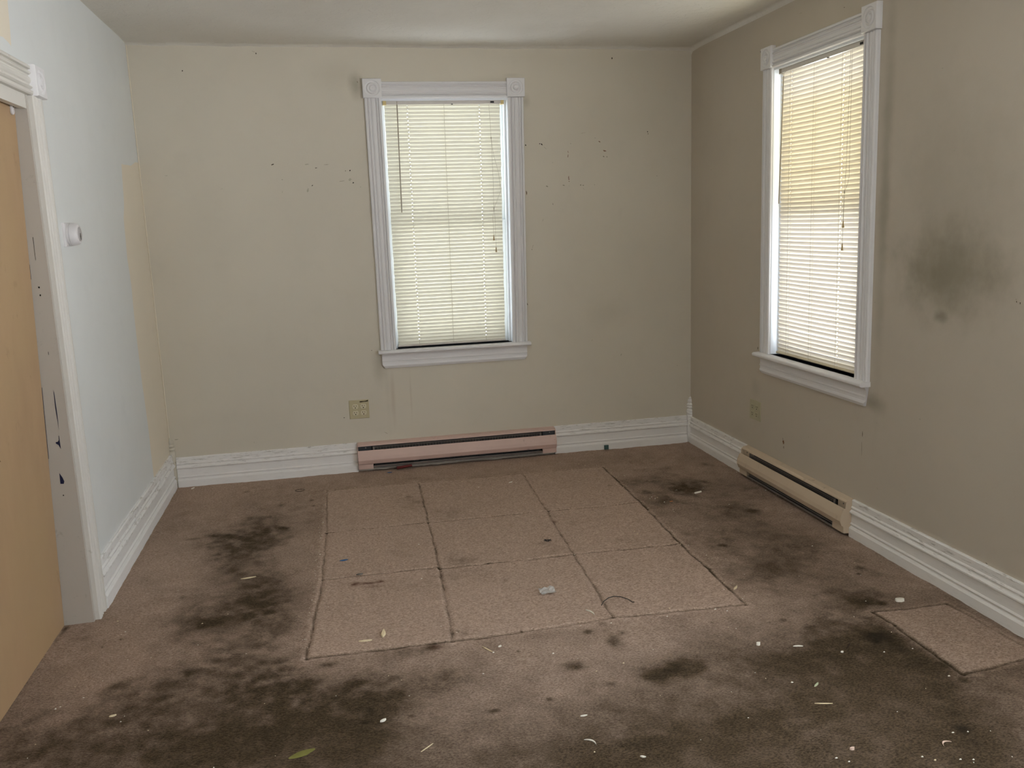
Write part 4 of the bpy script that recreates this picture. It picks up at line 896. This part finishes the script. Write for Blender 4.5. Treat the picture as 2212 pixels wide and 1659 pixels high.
frag('wood_sliver', .535, -1.505, .062, .014, 8, cb_, 'large pale sliver alone on the dark stain left of the grooved square', 'sliver')
frag('wood_chip', 1.050, -2.182, .054, .022, 82, cb_, 'thick cream chip standing out in the lower left carpet square', 'chip', T_=.006, taper=.75)
frag('wood_sliver', .986, -2.221, .046, .012, -4, cb_, 'cream sliver lying flat just left of the thick cream chip', 'sliver', T_=.004)
frag('plastic_flake', .927, -1.430, .036, .020, 8, M['blue_bit'], 'blue flake in the left middle carpet square', 'flake')
frag('plastic_flake', 1.216, -.116, .028, .018, 0, M['blue_bit'], 'blue flake on the carpet in front of the pinkish heater', 'flake')
m = MB(); z0 = floor_z(.709, -.305) + .002
m.tube([(.709 + .024*math.cos(2*math.pi*k/20), -.305 + .020*math.sin(2*math.pi*k/20), z0) for k in range(21)], .0012, 6)
tag(m.build('hair_tie', M['brown_bit'], loc=(.709, -.305, z0)), 'thin brown hair tie loop on the carpet near the back baseboard', 'hair tie')
m = MB(); z0 = floor_z(1.825, -1.47) + .001
for k in range(9):
    aa = k * 2.4; rr = .006 + .002 * (k % 3)
    m.tube([(1.825 + .004*math.cos(aa), -1.47 + .004*math.sin(aa), z0 + .002), (1.825 + rr*2*math.cos(aa), -1.47 + rr*2*math.sin(aa), z0 + .004 + .001*(k % 2))], .0016, 5)
tag(m.build('lint_clump', M['black'], loc=(1.825, -1.47, z0)), 'small black lint clump in the centre carpet square', 'lint')
m = MB(); z0 = floor_z(1.692, -2.002) + .002; rows = []
for i in range(6): rows.append([Vector((1.692 + (i-2.5)*.012 + .004*noise.noise(Vector((i, j, 0))), -2.002 + (j-2.5)*.011 + .003*i/5, z0 + .006 + .012*noise.noise(Vector((i*1.7, j*1.7, 3))))) for j in range(6)])
m.grid(rows); o = m.build('plastic_scrap', M['clear'], loc=(1.692, -2.002, z0), recalc=False); sm_ = o.modifiers.new('thickness', 'SOLIDIFY'); sm_.thickness = .0006
tag(o, 'crumpled clear plastic scrap in the bottom middle carpet square', 'plastic scrap')
m = MB(); z0 = floor_z(1.916, -2.158) + .003
pts = [(-.062, -.028, 0), (-.045, -.004, .004), (-.020, .012, .008), (.0, .014, .010), (.025, .008, .008), (.048, -.014, .004), (.058, -.034, .0), (.064, -.036, .001)]
m.tube([(1.916 + a, -2.150 + b, z0 + c_) for a, b, c_ in pts], .0016, 6)
tag(m.build('bent_wire', M['black'], loc=(1.916, -2.158, z0), smooth=True), 'bent black wire lying across a carpet groove', 'wire')
frag('plastic_sliver', 1.798, -2.218, .052, .008, -68, wb_, 'curved white sliver just left of the bent black wire', 'sliver', curve=.006, T_=.003)
frag('paper_scrap', 2.745, -1.025, .038, .014, 6, wb_, 'white folded sliver on the dark stain between the grooved square and the tan heater', 'paper scrap', T_=.006, taper=.2, tilt=.1)
frag('paint_flake', 1.852, -.540, .026, .014, 28, wb_, 'bright white flake in the top middle carpet square', 'flake')
frag('plaster_chip', 2.915, -2.433, .030, .026, -10, wb_, 'whitish plaster chip just behind the pale patch at right', 'chip', T_=.010, taper=.4)
m = MB(); m.box(lambda u, d, z: Vector((u, -.028 - d, z)), 2.557, 2.583, 0, .012, .004, .030, .001)
tag(m.build('plastic_piece', M['teal_bit'], loc=(2.57, -.03, .004)), 'small dark teal plastic piece against the back baseboard', 'plastic piece')
m = MB(); m.tube([(1.262, -.070, .014), (1.285, -.069, .016), (1.325, -.066, .019), (1.352, -.064, .021)], .0085, 8, r1=.0075)
tag(m.build('plastic_stick', M['red_bit'], loc=(1.306, -.068, .014), smooth=True), 'dark red plastic stick under the left end of the pinkish heater', 'stick')
frag('plastic_piece', .113, -.075, .030, .010, 62, wb_, 'glinting white and black piece by the back left corner', 'plastic piece', T_=.005)
frag('paper_sliver', 1.565, -2.984, .040, .007, -50, wb_, 'curved white sliver near the bottom edge of the view', 'sliver', curve=.010)
frag('paint_flake', 1.681, -3.085, .016, .008, -25, wb_, 'white flake nearest the viewer, lower right of the curved white sliver', 'flake', T_=.003)
frag('paint_flake', 1.585, -2.855, .021, .007, 2, wb_, 'small straight white flake above the curved white sliver in the foreground', 'flake', T_=.003)
frag('foam_ball', 2.266, -2.600, .014, .014, 0, wb_, 'tiny round white ball on the dark carpet below the grooved square', 'ball', T_=.010)
frag('paper_sliver', 2.385, -2.646, .032, .010, -14, wb_, 'white curved sliver right of the tiny white ball', 'sliver', curve=.003)
frag('paint_flake', 2.499, -2.721, .010, .010, 0, wb_, 'white speck beside the dark twig on the right carpet', 'flake', T_=.004)
frag('wood_splinter', 2.278, -2.976, .052, .005, -16, cb_, 'thin beige splinter in the right foreground', 'splinter')
frag('plastic_flake', 2.314, -2.876, .030, .010, 38, M['green_bit'], 'pale green flake just above the beige splinter', 'flake')
frag('wood_splinter', 1.386, -2.390, .060, .006, -62, cb_, 'pale splinter just below the bottom groove of the square', 'splinter')
frag('drinking_straw_bit', 1.125, -2.894, .048, .0035, 40, cb_, 'thin pale Y-shaped twig in the centre foreground', 'twig')
frag('paint_flake', 1.015, -2.731, .020, .012, 28, wb_, 'white flake on the dark carpet left of centre foreground', 'flake', T_=.005)
frag('paint_flake', .225, -2.488, .020, .010, 18, cb_, 'cream flake on the carpet near the foot of the tan door', 'flake', T_=.004)
frag('dry_leaf', .787, -2.832, .075, .036, 22, M['leaf_bit'], 'dull yellow-green leaf in the left foreground', 'leaf', T_=.0012, taper=.8)
frag('paper_scrap', 1.430, -2.378, .016, .014, 40, wb_, 'tiny white triangular scrap right of the pale splinter', 'paper scrap')
frag('plaster_chip', 2.228, -3.195, .016, .012, 10, M['pink_bit'], 'pinkish chip at the bottom edge right of centre', 'chip', T_=.006)
frag('plastic_hook', 2.483, -3.240, .034, .006, 20, M['pink_bit'], 'pale curved shred in the bottom right foreground', 'shred', curve=.012)
frag('plastic_flake', 2.563, -1.110, .018, .007, 0, M['orange_bit'], 'small orange flake right of the grooved square', 'flake')
frag('twig', 2.541, -2.690, .050, .005, 42, M['brown_bit'], 'dark twig on the right carpet left of the pale patch', 'twig')
frag('metal_piece', .988, -1.615, .028, .016, 8, M['grey_bit'], 'small grey metal piece in the groove above the rust stain', 'metal piece', T_=.004)
frag('wood_chip', 2.397, -2.165, .036, .010, 42, cb_, 'tan wood chip stuck in the right edge groove of the square', 'chip', T_=.006)

# uncountable pale crumbs ground into the pile
m = MB(); rnd = random.Random(21)
pts = list(CRUMBS)
for k in range(150):
    s_ = rnd.random()
    if s_ < .45: t_ = rnd.random(); pts.append((.857 + (.787 - .857)*t_ + rnd.gauss(-.004, .008), -.363 + (-2.283 + .363)*t_))
    elif s_ < .7: t_ = rnd.random(); pts.append((2.432 - .06*t_ + rnd.gauss(.012, .012), -.398 - 1.91*t_))
    elif s_ < .8: pts.append((rnd.gauss(2.55, .10), rnd.gauss(-.95, .15)))
    else: pts.append((rnd.uniform(.2, 3.0), rnd.uniform(-3.4, -.3)))
for i, (x, y) in enumerate(pts):
    x = min(W - .04, max(.04, x)); y = min(-.04, y)
    big = i < len(CRUMBS); s_ = rnd.uniform(.0015, .0030) if big else rnd.uniform(.0010, .0018)
    z0 = floor_z(x, y) + .0015; a = rnd.random()*3.14; e = rnd.uniform(.7, 2.0)
    base = [(x + s_*e*math.cos(a+q), y + s_*math.sin(a+q*1.0), z0) for q in (0, 1.5, 3.0, 4.6)]
    apex = (x, y, z0 + s_*1.1)
    m.cur = 0 if rnd.random() < .75 else 1
    m.quad(*base[::-1])
    for q in range(4): m.quad(base[q], base[(q+1) % 4], apex)
tag(m.build('pale_crumbs', [M['white_bit'], M['cream_bit']]), 'tiny pale crumbs scattered over the carpet', 'crumbs', kind='stuff')

# ------------------------------------------------------------------ outdoors: unseen eave added to shade the upper slats
m = MB()
m.box(FB, -.5, W + .6, -.60, -.141, 2.50, 2.58); m.box(FR, -.6, 6.6, -.60, -.141, 2.50, 2.58)
tag(m.build('shade_eave', M['siding']), kind='structure')
